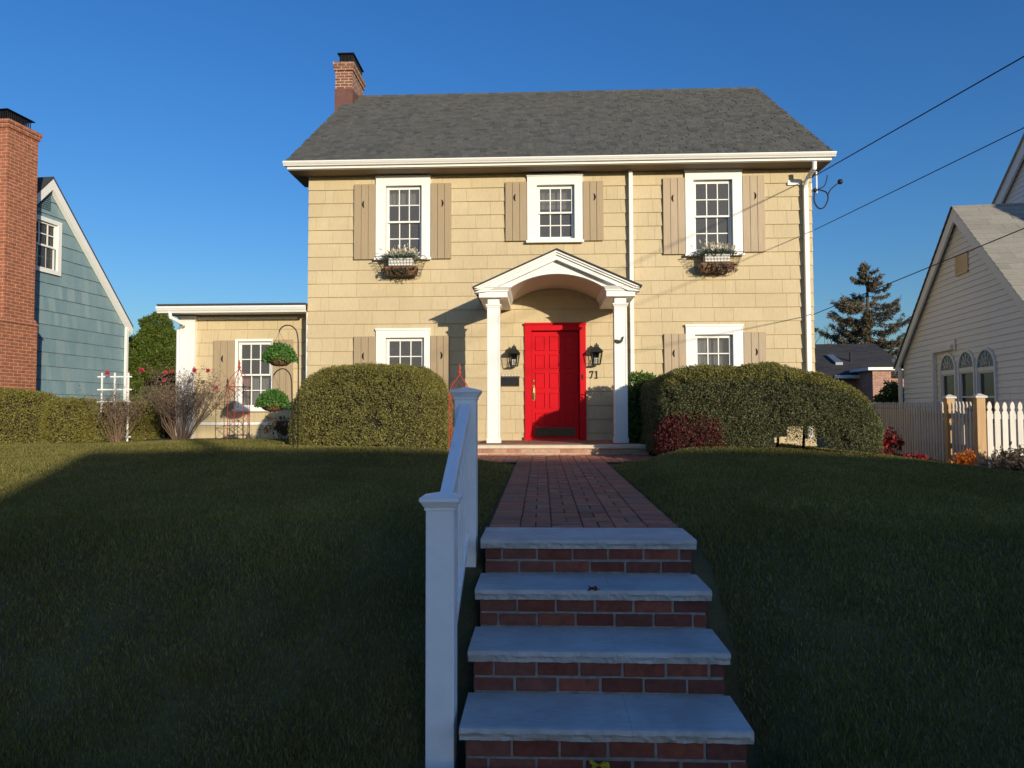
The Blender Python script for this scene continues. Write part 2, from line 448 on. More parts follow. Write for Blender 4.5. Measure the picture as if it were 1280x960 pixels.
# the walk: soldier borders and basket weave between
b = MB()
y = 4.60
b.v += []
def pz(y): return path_z(y)
b.hexa([(PX0, 4.6, .5), (PX1, 4.6, .5), (PX1, 11.3, .5), (PX0, 11.3, .5), (PX0, 4.6, pz(4.6) - .006), (PX1, 4.6, pz(4.6) - .006), (PX1, 11.3, pz(11.3) - .006), (PX0, 11.3, pz(11.3) - .006)], 1)
b.hexa([(-1.2, 9.9, .5), (PX0 - .001, 9.9, .5), (PX0 - .001, 11.3, .5), (-1.2, 11.3, .5), (-1.2, 9.9, pz(9.9) - .007), (PX0 - .001, 9.9, pz(9.9) - .007), (PX0 - .001, 11.3, pz(11.3) - .007), (-1.2, 11.3, pz(11.3) - .007)], 1)
b.hexa([(PX1 + .001, 9.9, .5), (1.7, 9.9, .5), (1.7, 11.3, .5), (PX1 + .001, 11.3, .5), (PX1 + .001, 9.9, pz(9.9) - .007), (1.7, 9.9, pz(9.9) - .007), (1.7, 11.3, pz(11.3) - .007), (PX1 + .001, 11.3, pz(11.3) - .007)], 1)
def pav(x0, x1, y0, y1):
    g = .0035; dz = rng.uniform(-.003, .003); t1 = rng.uniform(-.002, .002); t2 = rng.uniform(-.002, .002)
    j = [rng.uniform(-.002, .002) for _ in range(4)]
    x0 += g + j[0]; x1 -= g - j[1]; y0 += g + j[2]; y1 -= g - j[3]
    za, zb = pz(y0) + dz, pz(y1) + dz
    b.hexa([(x0, y0, za - .03), (x1, y0, za - .03), (x1, y1, zb - .03), (x0, y1, zb - .03), (x0, y0, za + .004 + t1), (x1, y0, za + .004 + t2), (x1, y1, zb + .004 - t1), (x0, y1, zb + .004 - t2)])
cw = (PX1 - PX0) / 6
yy = 4.615; row = 0
while yy < 11.15:
    for c in range(-4 if yy > 10.0 else 0, 10 if yy > 10.0 else 6):
        xa = PX0 + c * cw; xb = xa + cw
        hh = cw / 2
        if c in (0, 5) or (row + c) % 2 == 0:
            pav(xa, xb, yy, yy + hh); pav(xa, xb, yy + hh, yy + 2 * hh)
        else:
            pav(xa, xa + hh, yy, yy + 2 * hh); pav(xa + hh, xb, yy, yy + 2 * hh)
    yy += cw; row += 1
tag(b.build('path', [MT['paver'], MT['joint']], bevel=.004, segs=1), kind='structure')

# ---------------------------------------------------------------- steps
steps = thing('front_steps', 'four brick front steps with pale rough edged stone treads leading up from the sidewalk', 'steps', (.275, 3.1, 0))
SY = [3.10, 3.46, 3.82, 4.18]; SZ = [.218, .424, .626, .826]; TB = [3.49, 3.85, 4.21, 4.615]
def rough_tread(y0, y1, ztop, th, x0, x1, seed):
    mb = MB(); r = random.Random(seed); n = 150
    joint = x0 + (x1 - x0) * r.uniform(.5, .66)
    for (xa, xb) in ((x0, joint - .0006), (joint + .0006, x1)):
        n = int((xb - xa) / .009)
        rows = [[], [], [], [], [], [], []]
        for i in range(n + 1):
            x = xa + (xb - xa) * i / n
            f = lambda k, a: a * noise.noise(V((x * 14, k * 3.1 + seed, k))) + a * .7 * noise.noise(V((x * 45, k * 7.7, seed)))
            rows[0].append((x, y1, ztop))
            rows[1].append((x, y0 + .02, ztop + .0012 * noise.noise(V((x * 9, seed, 1)))))
            rows[2].append((x, y0 + .004 + f(1, .003), ztop - .003))
            rows[3].append((x, y0 + f(2, .006), ztop - th * .38 + f(5, .005)))
            rows[4].append((x, y0 + .010 + f(3, .010), ztop - th * .68 + f(6, .006)))
            rows[5].append((x, y0 + .016 + f(4, .008), ztop - th))
            rows[6].append((x, y1, ztop - th))
        mb.sheet(rows)
        mb.poly([rr[0] for rr in rows]); mb.poly([rr[-1] for rr in reversed(rows)])
    return mb
for i in range(4):
    y0, z = SY[i], SZ[i]
    mb = rough_tread(y0, TB[i], z, .056, PX0 - .012, PX1 + .012, 10 + i)
    o = mb.build('tread', MT['stone'], steps)
    zb = SZ[i - 1] if i else .0
    mb = MB()
    xa, xb = PX0 + .012, PX1 - .012
    yf = y0 + .03
    mb.box(xa + .003, xb - .003, yf + .005, yf + .33, zb - .02, z - .057, 1)
    h = (z - .056 - zb) / 2 - .0
    for c in range(2):
        bz0 = zb + c * h + .008; bz1 = zb + (c + 1) * h - .003
        x = xa + (0 if (c + i) % 2 else -.1)
        while x < xb:
            a0 = max(x, xa); a1 = min(x + .193, xb)
            if a1 - a0 > .03:
                d = rng.uniform(-.002, .003)
                mb.box(a0, a1 - (0 if a1 == xb else .0), yf + d, yf + .09, bz0 + rng.uniform(-.002, .002), bz1 + rng.uniform(-.002, .002))
            x += .204
    # side bricks (returns)
    for sx in (xa, xb):
        for c in range(2):
            bz0 = zb + c * h + .008; bz1 = zb + (c + 1) * h - .003
            yq = yf + .1
            while yq < TB[i] + .1:
                mb.box(sx - .002, sx + .03 if sx == xa else sx - .03, yq, yq + .19, bz0, bz1)
                yq += .204
    mb.build('riser', [MT['brick'], MT['mortar']], steps, bevel=.004, segs=1)
b = MB(); b.box(PX0 + .02, PX1 - .02, 3.5, 4.6, -.05, .2); b.build('foundation', MT['mortar'], steps)

# fallen leaves
def maple_leaf(name, px, py, Y, z, size, mat_, label, seed):
    t = at(px, py, Y); r = random.Random(seed); mb = MB(); c = V((t.x, Y, z + .012)); pts = []
    n = 22
    for i in range(n):
        a = 2 * math.pi * i / n
        rr = size * (.55 + .45 * abs(math.cos(2.5 * a))) * r.uniform(.85, 1.1)
        pts.append(c + V((math.cos(a) * rr, math.sin(a) * rr, .012 * math.sin(3 * a) + .008 * r.random())))
    for i in range(n): mb.poly([c + V((0, 0, .006)), pts[i], pts[(i + 1) % n]])
    mb.prism([c + V((0, 0, .004)), c + V((.003, .0, .004)), c + V((size * 1.3, -size * .6, 0)), c + V((size * 1.3, -size * .6 - .003, 0))], (0, 0, .003))
    o = mb.build(name, mat_); tag(o, label, 'leaf'); o.data.transform(Matrix.Translation(-c)); o.location = c
maple_leaf('fallen_leaf', 749, 948, 3.07, .070, .048, LM['yellow'], 'yellow fallen maple leaf lying on the bricks below the lowest step', 3)
maple_leaf('fallen_leaf', 741, 787, 3.83, .618, .03, LM['brown'], 'small brown fallen leaf lying on the third stone tread', 4)

# ---------------------------------------------------------------- handrail
hr = thing('handrail', 'white vinyl stair handrail with two capped posts left of the front steps', 'railing', (-.455, 3.27, 0))
RX = -.455; PW = .0635
def post(y, ztop, zb):
    mb = MB(); mb.box(RX - PW, RX + PW, y - PW, y + PW, zb, ztop - .06)
    o = mb.build('post', MT['vinylpost'], hr, bevel=.004)
    mb = MB()
    def sq(w0, z0, w1, z1):
        mb.hexa([(RX - w0, y - w0, z0), (RX + w0, y - w0, z0), (RX + w0, y + w0, z0), (RX - w0, y + w0, z0), (RX - w1, y - w1, z1), (RX + w1, y - w1, z1), (RX + w1, y + w1, z1), (RX - w1, y + w1, z1)])
    z = ztop
    sq(PW + .006, z - .075, PW + .006, z - .0605); sq(PW + .008, z - .06, PW + .022, z - .036); sq(PW + .026, z - .0355, PW + .026, z - .018); sq(PW + .022, z - .0175, .012, z)
    mb.build('post_cap', MT['vinylpost'], o, bevel=.002)
NY, FYY = 3.27, 4.33
post(NY, 1.195, -.3); post(FYY, 1.71, .5)
def rail(zn, zf, w, h, name):
    mb = MB(); ya, yb = NY + PW, FYY - PW
    mb.hexa([(RX - w, ya, zn - h), (RX + w, ya, zn - h), (RX + w, yb, zf - h), (RX - w, yb, zf - h), (RX - w, ya, zn), (RX + w, ya, zn), (RX + w, yb, zf), (RX - w, yb, zf)])
    mb.build(name, MT['vinylpost'], hr, bevel=.006)
zt0, zt1, zb0, zb1 = 1.13, 1.615, .375, .86
rail(zt0, zt1, .032, .075, 'top_rail'); rail(zb0, zb1, .026, .055, 'bottom_rail')
for k in range(8):
    y = NY + PW + (FYY - NY - 2 * PW) * (k + .5) / 8
    t = (y - NY - PW) / (FYY - NY - 2 * PW)
    mb = MB(); mb.box(RX - .017, RX + .017, y - .017, y + .017, zb0 + (zb1 - zb0) * t - .02, zt0 + (zt1 - zt0) * t - .06)
    mb.build('baluster', MT['vinylpost'], hr, bevel=.003)

# ---------------------------------------------------------------- cladding
def clip_half(poly, a, b_, c):
    out = []
    n = len(poly)
    for i in range(n):
        p, q = poly[i], poly[(i + 1) % n]
        dp = a * p[0] + b_ * p[1] - c; dq = a * q[0] + b_ * q[1] - c
        if dp <= 0: out.append(p)
        if dp * dq < 0:
            t = dp / (dp - dq); out.append((p[0] + (q[0] - p[0]) * t, p[1] + (q[1] - p[1]) * t))
    return out
def sub_rect(rects, h):
    out = []
    for (a, b_, c, d) in rects:
        if h[1] <= a or h[0] >= b_ or h[3] <= c or h[2] >= d: out.append((a, b_, c, d)); continue
        if h[0] > a: out.append((a, h[0], c, d))
        if h[1] < b_: out.append((h[1], b_, c, d))
        m0, m1 = max(a, h[0]), min(b_, h[1])
        if h[2] > c: out.append((m0, m1, c, h[2]))
        if h[3] < d: out.append((m0, m1, h[3], d))
    return out
def clad(mb, O, U, N, poly, holes, course, wmin, wmax, butt, z0, seed, gap=.005, back=.0):
    """overlapping boards on the plane O + U*u + Z*z, facing N; poly convex, counter-clockwise in (u,z)"""
    r = random.Random(seed); O = V(O); U = V(U); N = V(N)
    area = sum(poly[i][0] * poly[(i + 1) % len(poly)][1] - poly[(i + 1) % len(poly)][0] * poly[i][1] for i in range(len(poly)))
    if area < 0: poly = poly[::-1]
    umin = min(p[0] for p in poly); umax = max(p[0] for p in poly); zmax = max(p[1] for p in poly); zmin = min(p[1] for p in poly)
    z = z0
    while z < zmax:
        u = umin - r.uniform(0, wmin)
        zz1 = z + course
        while u < umax:
            w = r.uniform(wmin, wmax)
            rects = [(u, u + w - gap, max(z, zmin), min(zz1, zmax))]
            bj = butt * r.uniform(.85, 1.15)
            for h in holes: rects = sub_rect(rects, h)
            for (a, b_, c, d) in rects:
                if b_ - a < .004 or d - c < .004: continue
                P = [(a, c), (b_, c), (b_, d), (a, d)]
                for i in range(len(poly)):
                    p, q = poly[i], poly[(i + 1) % len(poly)]
                    na, nb = (q[1] - p[1]), -(q[0] - p[0])
                    P = clip_half(P, na, nb, na * p[0] + nb * p[1])
                    if len(P) < 3: break
                if len(P) < 3: continue
                fr = [O + U * pu + V((0, 0, pv)) + N * (.003 + bj * max(0, 1 - (pv - z) / course)) for pu, pv in P]
                bk = [O + U * pu + V((0, 0, pv)) - N * back for pu, pv in P]
                if U.cross(V((0, 0, 1))).dot(N) < 0: fr.reverse(); bk.reverse()
                b0 = len(mb.v); n = len(fr)
                mb.v += [tuple(q) for q in fr] + [tuple(q) for q in bk]
                mb.f.append(tuple(range(b0, b0 + n))); mb.m.append(0)
                for i in range(n):
                    j = (i + 1) % n
                    mb.f.append((b0 + j, b0 + i, b0 + n + i, b0 + n + j)); mb.m.append(0)
            u += w
        z += course
def wall_with_holes(mb, u0, u1, z0, z1, holes, place, m=0):
    us = sorted(set([u0, u1] + [min(max(h[i], u0), u1) for h in holes for i in (0, 1)])); zs = sorted(set([z0, z1] + [min(max(h[i], z0), z1) for h in holes for i in (2, 3)]))
    for i in range(len(us) - 1):
        for j in range(len(zs) - 1):
            cu, cz = (us[i] + us[i + 1]) / 2, (zs[j] + zs[j + 1]) / 2
            if any(h[0] < cu < h[1] and h[2] < cz < h[3] for h in holes): continue
            place(us[i], us[i + 1], zs[j], zs[j + 1])

# ---------------------------------------------------------------- the house
house = thing('house', 'two storey beige shingled house with grey roof, red front door and white arched portico', 'house', (.35, Fy, 1.0))
HX0, HX1 = ax(386, Fy, 350), ax(1015.5, Fy, 350)
HZ0, HZ1 = .95, 6.0
EXY = 13.55                              # sunroom wall plane
EX0, EX1 = ax(226, EXY, 450), HX0
RIDGE_Y = 17.2; BACK_Y = 21.2
def R4(cx0, cx1, cy0, cy1, Y=Fy):
    """rectangle in metres from photo edges"""
    mx = (cx0 + cx1) / 2
    return (ax(cx0, Y, (cy0 + cy1) / 2), ax(cx1, Y, (cy0 + cy1) / 2), at(mx, cy1, Y).z, at(mx, cy0, Y).z)
WIN = [  # casing rect px, sash rect px
    dict(c=(470.4, 538.4, 221.5, 324), s=(482.5, 527.5, 233, 321)),
    dict(c=(659, 728, 219.5, 302.5), s=(671, 718, 232, 299)),
    dict(c=(856, 927, 213.5, 319), s=(866.5, 915, 225.5, 314.5)),
    dict(c=(470.5, 538, 411.5, 512), s=(482.5, 530.5, 422.5, 509)),
    dict(c=(857, 928.5, 406.5, 509), s=(868.5, 916, 418.5, 506)),
]
for w in WIN:
    w['C'] = R4(*w['c']); w['S'] = R4(*w['s'])
EW = dict(c=(294.3, 341.5, 424, 512.5), s=(297.5, 340, 427, 510)); EW['C'] = R4(*EW['c'], Y=EXY); EW['S'] = R4(*EW['s'], Y=EXY)
DOOR = (ax(656, Fy, 480), ax(732.5, Fy, 480), 1.065, az(404.5, Fy, 694))
SLAB = (ax(664.5, Fy, 480), ax(724, Fy, 480), 1.085, az(413.5, Fy, 694))
holes = [w['S'] for w in WIN] + [SLAB]
b = MB()
wall_with_holes(b, HX0, HX1, HZ0, HZ1 + .1, holes, lambda a, c, d, e: b.box(a, c, Fy, Fy + .14, d, e, 0))
b.box(HX0, HX0 + .14, Fy + .14, BACK_Y, HZ0, HZ1 + .1); b.box(HX1 - .14, HX1, Fy + .14, BACK_Y, HZ0, HZ1 + .1); b.box(HX0 + .14, HX1 - .14, BACK_Y - .14, BACK_Y, HZ0, HZ1 + .1)
for xx in (HX0, HX1 - .14):              # gable triangles
    b.prism([(xx, Fy + .05, HZ1 + .1), (xx, BACK_Y - .05, HZ1 + .1), (xx, RIDGE_Y, 8.95)], (.14, 0, 0))
wall_core = b.build('wall', MT['beige'], house)
b = MB()
b.box(HX0 + .15, HX1 - .15, Fy + .15, BACK_Y - .15, 3.62, 3.8); b.box(HX0 + .15, HX1 - .15, Fy + .15, BACK_Y - .15, .96, 1.06)
b.box(HX0 + .15, HX1 - .15, Fy + .15, BACK_Y - .15, 5.99, 6.03)
b.box(HX0 + .15, HX1 - .15, 16.6, 16.7, 1.06, 3.62); b.box(HX0 + .15, HX1 - .15, 16.6, 16.7, 3.8, 5.99)
for xx in (-1.2, 1.9): b.box(xx, xx + .1, Fy + .15, 16.6, 1.06, 3.62); b.box(xx, xx + .1, Fy + .15, 16.6, 3.8, 5.99)
b.build('interior', MT['room'], house)
b = MB()
cas = [(w['C'][0] + .02, w['C'][1] - .02, w['C'][2] + .02, w['C'][3] - .02) for w in WIN] + [(DOOR[0] + .02, DOOR[1] - .02, DOOR[2] - .1, DOOR[3] - .02)]
COURSE = .2525
Z0S = az(355, Fy, 420) - COURSE * 12
clad(b, (0, Fy, 0), (1, 0, 0), (0, -1, 0), [(HX0 - .012, HZ0), (HX1 + .012, HZ0), (HX1 + .012, HZ1), (HX0 - .012, HZ1)], cas, COURSE, .15, .62, .022, Z0S, 3, gap=.0032)
b.build('siding', MT['shake'], house)
b = MB()
clad(b, (HX0, Fy, 0), (0, 1, 0), (-1, 0, 0), [(0, HZ0), (8, HZ0), (8, HZ1), (0, HZ1)], [(.3, 5, 0, 3.7)], COURSE, .13, .52, .02, Z0S, 4)
b.build('siding', MT['shake'], house)
b = MB()
clad(b, (HX1, Fy, 0), (0, 1, 0), (1, 0, 0), [(0, HZ0), (8, HZ0), (8, HZ1), (0, HZ1)], [], COURSE, .13, .52, .02, Z0S, 5)
b.build('siding', MT['shake'], house)

def build_window(parent, C, S, Y, head=True, curtain=None, rows=2, sill=True, cth=.03):
    x0, x1, z0, z1 = C; a0, a1, c0, c1 = S
    mb = MB(); yo = Y - .03 - cth
    mb.box(x0, a0, yo, Y + .02, z0, z1); mb.box(a1, x1, yo, Y + .02, z0, z1); mb.box(a0, a1, yo, Y + .02, c1, z1)
    if c0 - z0 > .005: mb.box(a0, a1, yo, Y + .02, z0, c0)
    if head: mb.box(x0 - .012, x1 + .012, yo - .016, yo - .001, z1 - .028, z1 + .012); mb.box(x0 - .012, x1 + .012, yo, Y, z1 + .001, z1 + .012)
    if sill: mb.box(x0 - .02, x1 + .02, yo - .05, yo - .001, z0 - .03, z0 + .015)
    t = .022
    mb.box(a0, a0 + t, Y + .021, Y + .13, c0, c1); mb.box(a1 - t, a1, Y + .021, Y + .13, c0, c1); mb.box(a0 + t, a1 - t, Y + .021, Y + .13, c1 - t, c1); mb.box(a0 + t, a1 - t, Y + .021, Y + .13, c0, c0 + t)
    w = mb.build('window', MT['white'], parent, bevel=.003, segs=1)
    zm = (c0 + c1) / 2
    i0, i1, k0, k1 = a0 + t + .002, a1 - t - .002, c0 + t + .002, c1 - t - .002
    for (za, zb, ys) in ((zm - .018, k1, Y + .02), (k0, zm + .018, Y + .058)):
        mb = MB(); st = .032; y0, y1 = ys, ys + .034
        mb.box(i0, i0 + st, y0, y1, za, zb); mb.box(i1 - st, i1, y0, y1, za, zb); mb.box(i0 + st, i1 - st, y0, y1, zb - st, zb); mb.box(i0 + st, i1 - st, y0, y1, za, za + st)
        g0, g1, h0, h1 = i0 + st, i1 - st, za + st, zb - st
        mw = .009
        for k in (1, 2):
            xm = g0 + (g1 - g0) * k / 3; mb.box(xm - mw, xm + mw, y0 + .006, y1 - .006, h0, h1)
        for k in range(1, rows):
            zk = h0 + (h1 - h0) * k / rows
            for q in range(3):
                mb.box(g0 + (g1 - g0) * q / 3 + (mw if q else 0), g0 + (g1 - g0) * (q + 1) / 3 - (mw if q < 2 else 0), y0 + .006, y1 - .006, zk - mw, zk + mw)
        s = mb.build('sash', MT['white'], w)
        mb = MB(); mb.box(g0 - .004, g1 + .004, (y0 + y1) / 2 - .002, (y0 + y1) / 2 + .002, h0 - .004, h1 + .004)
        mb.build('pane', MT['glass'], w)
    if curtain:
        mb = MB(); zz0, zz1 = c0 + (c1 - c0) * curtain[0], c0 + (c1 - c0) * curtain[1]
        n = 40; P = []
        for zz in (zz0, zz1):
            P.append([(a0 + (a1 - a0) * i / n, Y + .17 + .018 * math.sin(i * 1.9) + .008 * math.sin(i * .7), zz) for i in range(n + 1)])
        mb.sheet(P); mb.build('curtain', MT['curtain'], w, smooth=True)
    return w
CUR = [(.77, 1.02), (.6, 1.02), None, None, (.55, 1.02)]
for w, cu in zip(WIN, CUR): build_window(house, w['C'], w['S'], Fy, curtain=cu)

def crescent(mb, cx, cz, Y, r, sgn, m):
    n = 12; out = [(cx + sgn * r * (-math.cos(a) * .75), cz + r * math.sin(a)) for a in [math.pi * (i / n - .5) for i in range(n + 1)]]
    inn = [(cx + sgn * r * (-math.cos(a) * .22 + .0), cz + r * math.sin(a)) for a in [math.pi * (i / n - .5) for i in range(n + 1)]]
    for i in range(n):
        q = [(out[i][0], Y, out[i][1]), (out[i + 1][0], Y, out[i + 1][1]), (inn[i + 1][0], Y, inn[i + 1][1]), (inn[i][0], Y, inn[i][1])]
        mb.poly(q, m)
def build_shutter(rect, Y, sgn, old=False, cz=.73):
    x0, x1, z0, z1 = rect; mb = MB(); w = (x1 - x0) / 3
    y0, y1 = Y - .062, Y - .028
    for k in range(3): mb.box(x0 + k * w + (.003 if k else 0), x0 + (k + 1) * w - (.003 if k < 2 else 0), y0 + rng.uniform(-.001, .001), y1, z0, z1)
    for q in (.12, .88): mb.box(x0 + .03, x1 - .03, y1 + .001, Y - .004, z0 + (z1 - z0) * q - .05, z0 + (z1 - z0) * q + .05)
    crescent(mb, (x0 + x1) / 2, z0 + (z1 - z0) * cz, y0 - .003, .068, sgn, 1)  # cut-out is a dark patch, the hole's shade painted on
    return mb.build('shutter', [MT['shutter_old' if old else 'shutter'], MT['dark']], house, bevel=.003, segs=1)
SH = [((443.5, 470, 231.5, 325), 1, 0), ((539, 564.5, 230, 324), -1, 0), ((632, 658.5, 228.5, 302), 1, 0), ((728.5, 754, 227.5, 301.5), -1, 0),
      ((828.5, 855.5, 223.5, 318.5), 1, 1), ((927.5, 955, 220.5, 315.5), -1, 1), ((443, 470, 421, 512), 1, 0), ((538.5, 562.5, 420, 512), -1, 0),
      ((830, 857, 417.5, 509), 1, 1), ((929, 957, 415.5, 508), -1, 1)]
for px, sg, old in SH:
    o = build_shutter(R4(*px), Fy, sg, old)
    if old: o['label'] = 'weathered paler shutter'
# roof ------------------------------------------------------------
RX0, RX1 = ax(357, 12.8, 200), ax(1042, 12.8, 200)
EAVE_Y, EAVE_Z, RIDGE_Z = 12.80, az(197, 12.8, 700), az(115.5, RIDGE_Y, 700)
def roof_slope(mb, x0, x1, ye, ze, yr, zr, expo, wmin, wmax, seed, th=.012, base=True, m=0, mb_=1, bt=.05):
    r = random.Random(seed); d = V((0, yr - ye, zr - ze)); L = d.length; d.normalize(); n = V((0, -d.z, d.y))
    if n.z < 0: n = -n
    if base:
        q = [V((x0, ye, ze)), V((x1, ye, ze)), V((x1, yr, zr)), V((x0, yr, zr))]
        mb.hexa([p - n * bt for p in q] + [p for p in q], mb_)
    k = 0; s = -.02
    while s < L - .01:
        s1 = min(s + expo + .03, L)
        x = x0 - r.uniform(0, wmin)
        while x < x1:
            w = r.uniform(wmin, wmax); a, c = max(x, x0 - .02), min(x + w - .003, x1 + .02)
            if c - a > .01:
                t = th * r.choice((.7, 1.0, 1.4))
                lo = V((0, ye, ze)) + d * s; hi = V((0, ye, ze)) + d * s1
                A = [V((a, lo.y, lo.z)), V((c, lo.y, lo.z)), V((c, hi.y, hi.z)), V((a, hi.y, hi.z))]
                b0 = len(mb.v)
                top = [A[0] + n * (t + .003), A[1] + n * (t + .003), A[2] + n * .002, A[3] + n * .002]
                mb.v += [tuple(p) for p in A] + [tuple(p) for p in top]
                for f in ((4, 5, 6, 7), (0, 1, 5, 4), (1, 2, 6, 5), (3, 0, 4, 7)):
                    mb.f.append(tuple(b0 + i for i in f)); mb.m.append(m)
            x += w
        s += expo
b = MB()
roof_slope(b, RX0, RX1, EAVE_Y, EAVE_Z, RIDGE_Y, RIDGE_Z, .142, .06, .17, 8, th=.019)
q = [V((RX0, RIDGE_Y, RIDGE_Z)), V((RX1, RIDGE_Y, RIDGE_Z)), V((RX1, 2 * RIDGE_Y - EAVE_Y, EAVE_Z)), V((RX0, 2 * RIDGE_Y - EAVE_Y, EAVE_Z))]
b.hexa([p - V((0, 0, .06)) for p in q] + q, 1)
k = RX0
while k < RX1 - .05:                     # ridge caps
    e = min(k + .2, RX1)
    b.hexa([(k, RIDGE_Y - .13, RIDGE_Z - .085), (e, RIDGE_Y - .13, RIDGE_Z - .085), (e, RIDGE_Y + .13, RIDGE_Z - .085), (k, RIDGE_Y + .13, RIDGE_Z - .085), (k, RIDGE_Y - .01, RIDGE_Z + .03), (e, RIDGE_Y - .01, RIDGE_Z + .024), (e, RIDGE_Y + .01, RIDGE_Z + .024), (k, RIDGE_Y + .01, RIDGE_Z + .03)])
    k += .2
roof = b.build('roof', [MT['roof'], MT['roofbase']], house)
b = MB()                                  # rake boards
for xx in (RX0 + .002, RX1 - .024):
    b = MB(); b.prism([(xx, EAVE_Y + .02, EAVE_Z - .06), (xx, RIDGE_Y, RIDGE_Z - .06), (xx, RIDGE_Y, RIDGE_Z - .22), (xx, EAVE_Y + .02, EAVE_Z - .09)], (.022, 0, 0)); b.build('rake_board', MT['white'], house)
b = MB(); b.box(RX0 + .03, RX1 - .03, 12.815, Fy - .001, 6.005, 6.02)
b.box(RX0 + .03, HX0 - .03, Fy, Fy + .6, 6.005, 6.02); b.box(HX1 + .03, RX1 - .03, Fy, Fy + .6, 6.005, 6.02)
b.build('soffit', MT['eave'], house)
b = MB(); b.box(RX0 + .03, RX1 - .03, 12.80, 12.812, 6.025, 6.1); b.build('fascia', MT['white'], house)
def gutter(x0, x1, yb, zt, h=.125, d=.12, name='gutter'):
    mb = MB()
    prof = [(0, 0), (0, -h), (-d * .55, -h), (-d * .62, -h * .8), (-d * .8, -h * .62), (-d * .92, -h * .4), (-d, -h * .3), (-d, -.004), (-d + .014, -.004), (-d + .014, -h * .28), (-d * .5, -h + .012), (-.01, -h + .012), (-.01, 0)]
    mb.prism([(x0, yb + p[0], zt + p[1]) for p in prof], (x1 - x0, 0, 0))
    for xx in (x0 - .003, x1): mb.prism([(xx, yb + p[0], zt + p[1]) for p in prof[:8]], (.003, 0, 0))
    return mb.build(name, MT['white'], house)
gutter(RX0 - .02, RX1 + .02, 12.798, EAVE_Z + .0, .08, .09)
# frieze shaded under the eave
# downspouts
def downspout(x, Y, ztop, zbot, w=.036, d=.028, off=.085):
    mb = MB(); y = Y - off
    mb.box(x - w, x + w, y - d, y + d, zbot, ztop)
    for z in np.arange(zbot + .6, ztop, 1.5): mb.box(x - w - .003, x + w + .003, y - d - .003, y + d + .003, z, z + .03); mb.box(x - w * .6, x + w * .6, y + d + .001, Y - .004, z, z + .03)
    return mb
dx = ax(1009.5, Fy - .1, 350)
b = downspout(dx, Fy, 5.62, 1.1, .042, .034)
yq = Fy - .085
b.tube([(dx, yq, 5.6), (dx, yq, 5.68), (dx + .02, yq - .10, 5.80), (dx + .03, 12.75, 5.86), (dx + .03, 12.75, 5.98)], .042, 8)
b.build('downspout', MT['white'], house, bevel=.008)
dx2 = ax(789.5, Fy - .1, 350)
b = downspout(dx2, Fy, az(213, Fy - .1, 790), 1.1, .036, .03)
b.build('downspout', MT['white'], house, bevel=.008)
b = MB(); b.box(dx - .30, dx - .06, Fy - .04, Fy - .026, 5.70, 5.78); b.build('bracket_board', MT['white'], house)
b = MB(); b.tube([(HX0 - .03, Fy + .02, .95), (HX0 - .03, Fy + .02, 3.45)], .02, 6); b.build('conduit', MT['white'], house)
# chimney ---------------------------------------------------------
cy0 = 16.55
cx0, cx1 = ax(419, cy0, 100), ax(440.5, cy0, 100)
cz1 = az(78, cy0, 430)
b = MB(); b.box(cx0, cx1, cy0, cy0 + 1.05, 7.6, cz1 - .2); b.box(cx0 - .025, cx1 + .025, cy0 - .025, cy0 + 1.075, cz1 - .199, cz1 - .1); b.box(cx0 - .045, cx1 + .045, cy0 - .045, cy0 + 1.095, cz1 - .099, cz1)
ch = b.build('chimney', MT['chimbrick'], house)
b = MB(); b.lathe([(.30, 0), (.25, .055)], ((cx0 + cx1) / 2, cy0 + .52, cz1 + .001), 4, 0, math.pi / 4, 1, 2.4); b.build('crown', M('pale_crown', (.6, .55, .45), .9), ch)
b = MB(); b.box(cx0 - .008, cx1 + .008, cy0 - .012, cy0 - .002, 8.2, az(111, cy0, 430)); b.prism([(cx1 + .004, cy0, 8.65), (cx1 + .004, cy0 + .75, 9.16), (cx1 + .004, cy0 + .75, 9.32), (cx1 + .004, cy0, az(111, cy0, 430))], (.006, 0, 0)); b.build('flashing', MT['copper'], ch)
b = MB(); mx0, mx1, my0, my1 = cx0 + .08, cx1 - .02, cy0 + .1, cy0 + .95; zc = cz1 + .04
n = 9
for i in range(n + 1):
    x = mx0 + (mx1 - mx0) * i / n; b.box(x - .008, x + .008, my0 - .005, my0 + .005, zc, zc + .2); b.box(x - .008, x + .008, my1 - .005, my1 + .005, zc, zc + .2)
n = 20
for i in range(1, n):
    y = my0 + (my1 - my0) * i / n; b.box(mx0 - .005, mx0 + .005, y - .008, y + .008, zc, zc + .2); b.box(mx1 - .005, mx1 + .005, y - .008, y + .008, zc, zc + .2)
b.hexa([(mx0 - .05, my0 - .06, zc + .2), (mx1 + .05, my0 - .06, zc + .2), (mx1 + .05, my1 + .06, zc + .2), (mx0 - .05, my1 + .06, zc + .2), (mx0 - .03, my0 - .04, zc + .23), (mx1 + .03, my0 - .04, zc + .23), (mx1 + .03, my1 + .04, zc + .23), (mx0 - .03, my1 + .04, zc + .23)])
b.build('chimney_cap', MT['black'], ch)
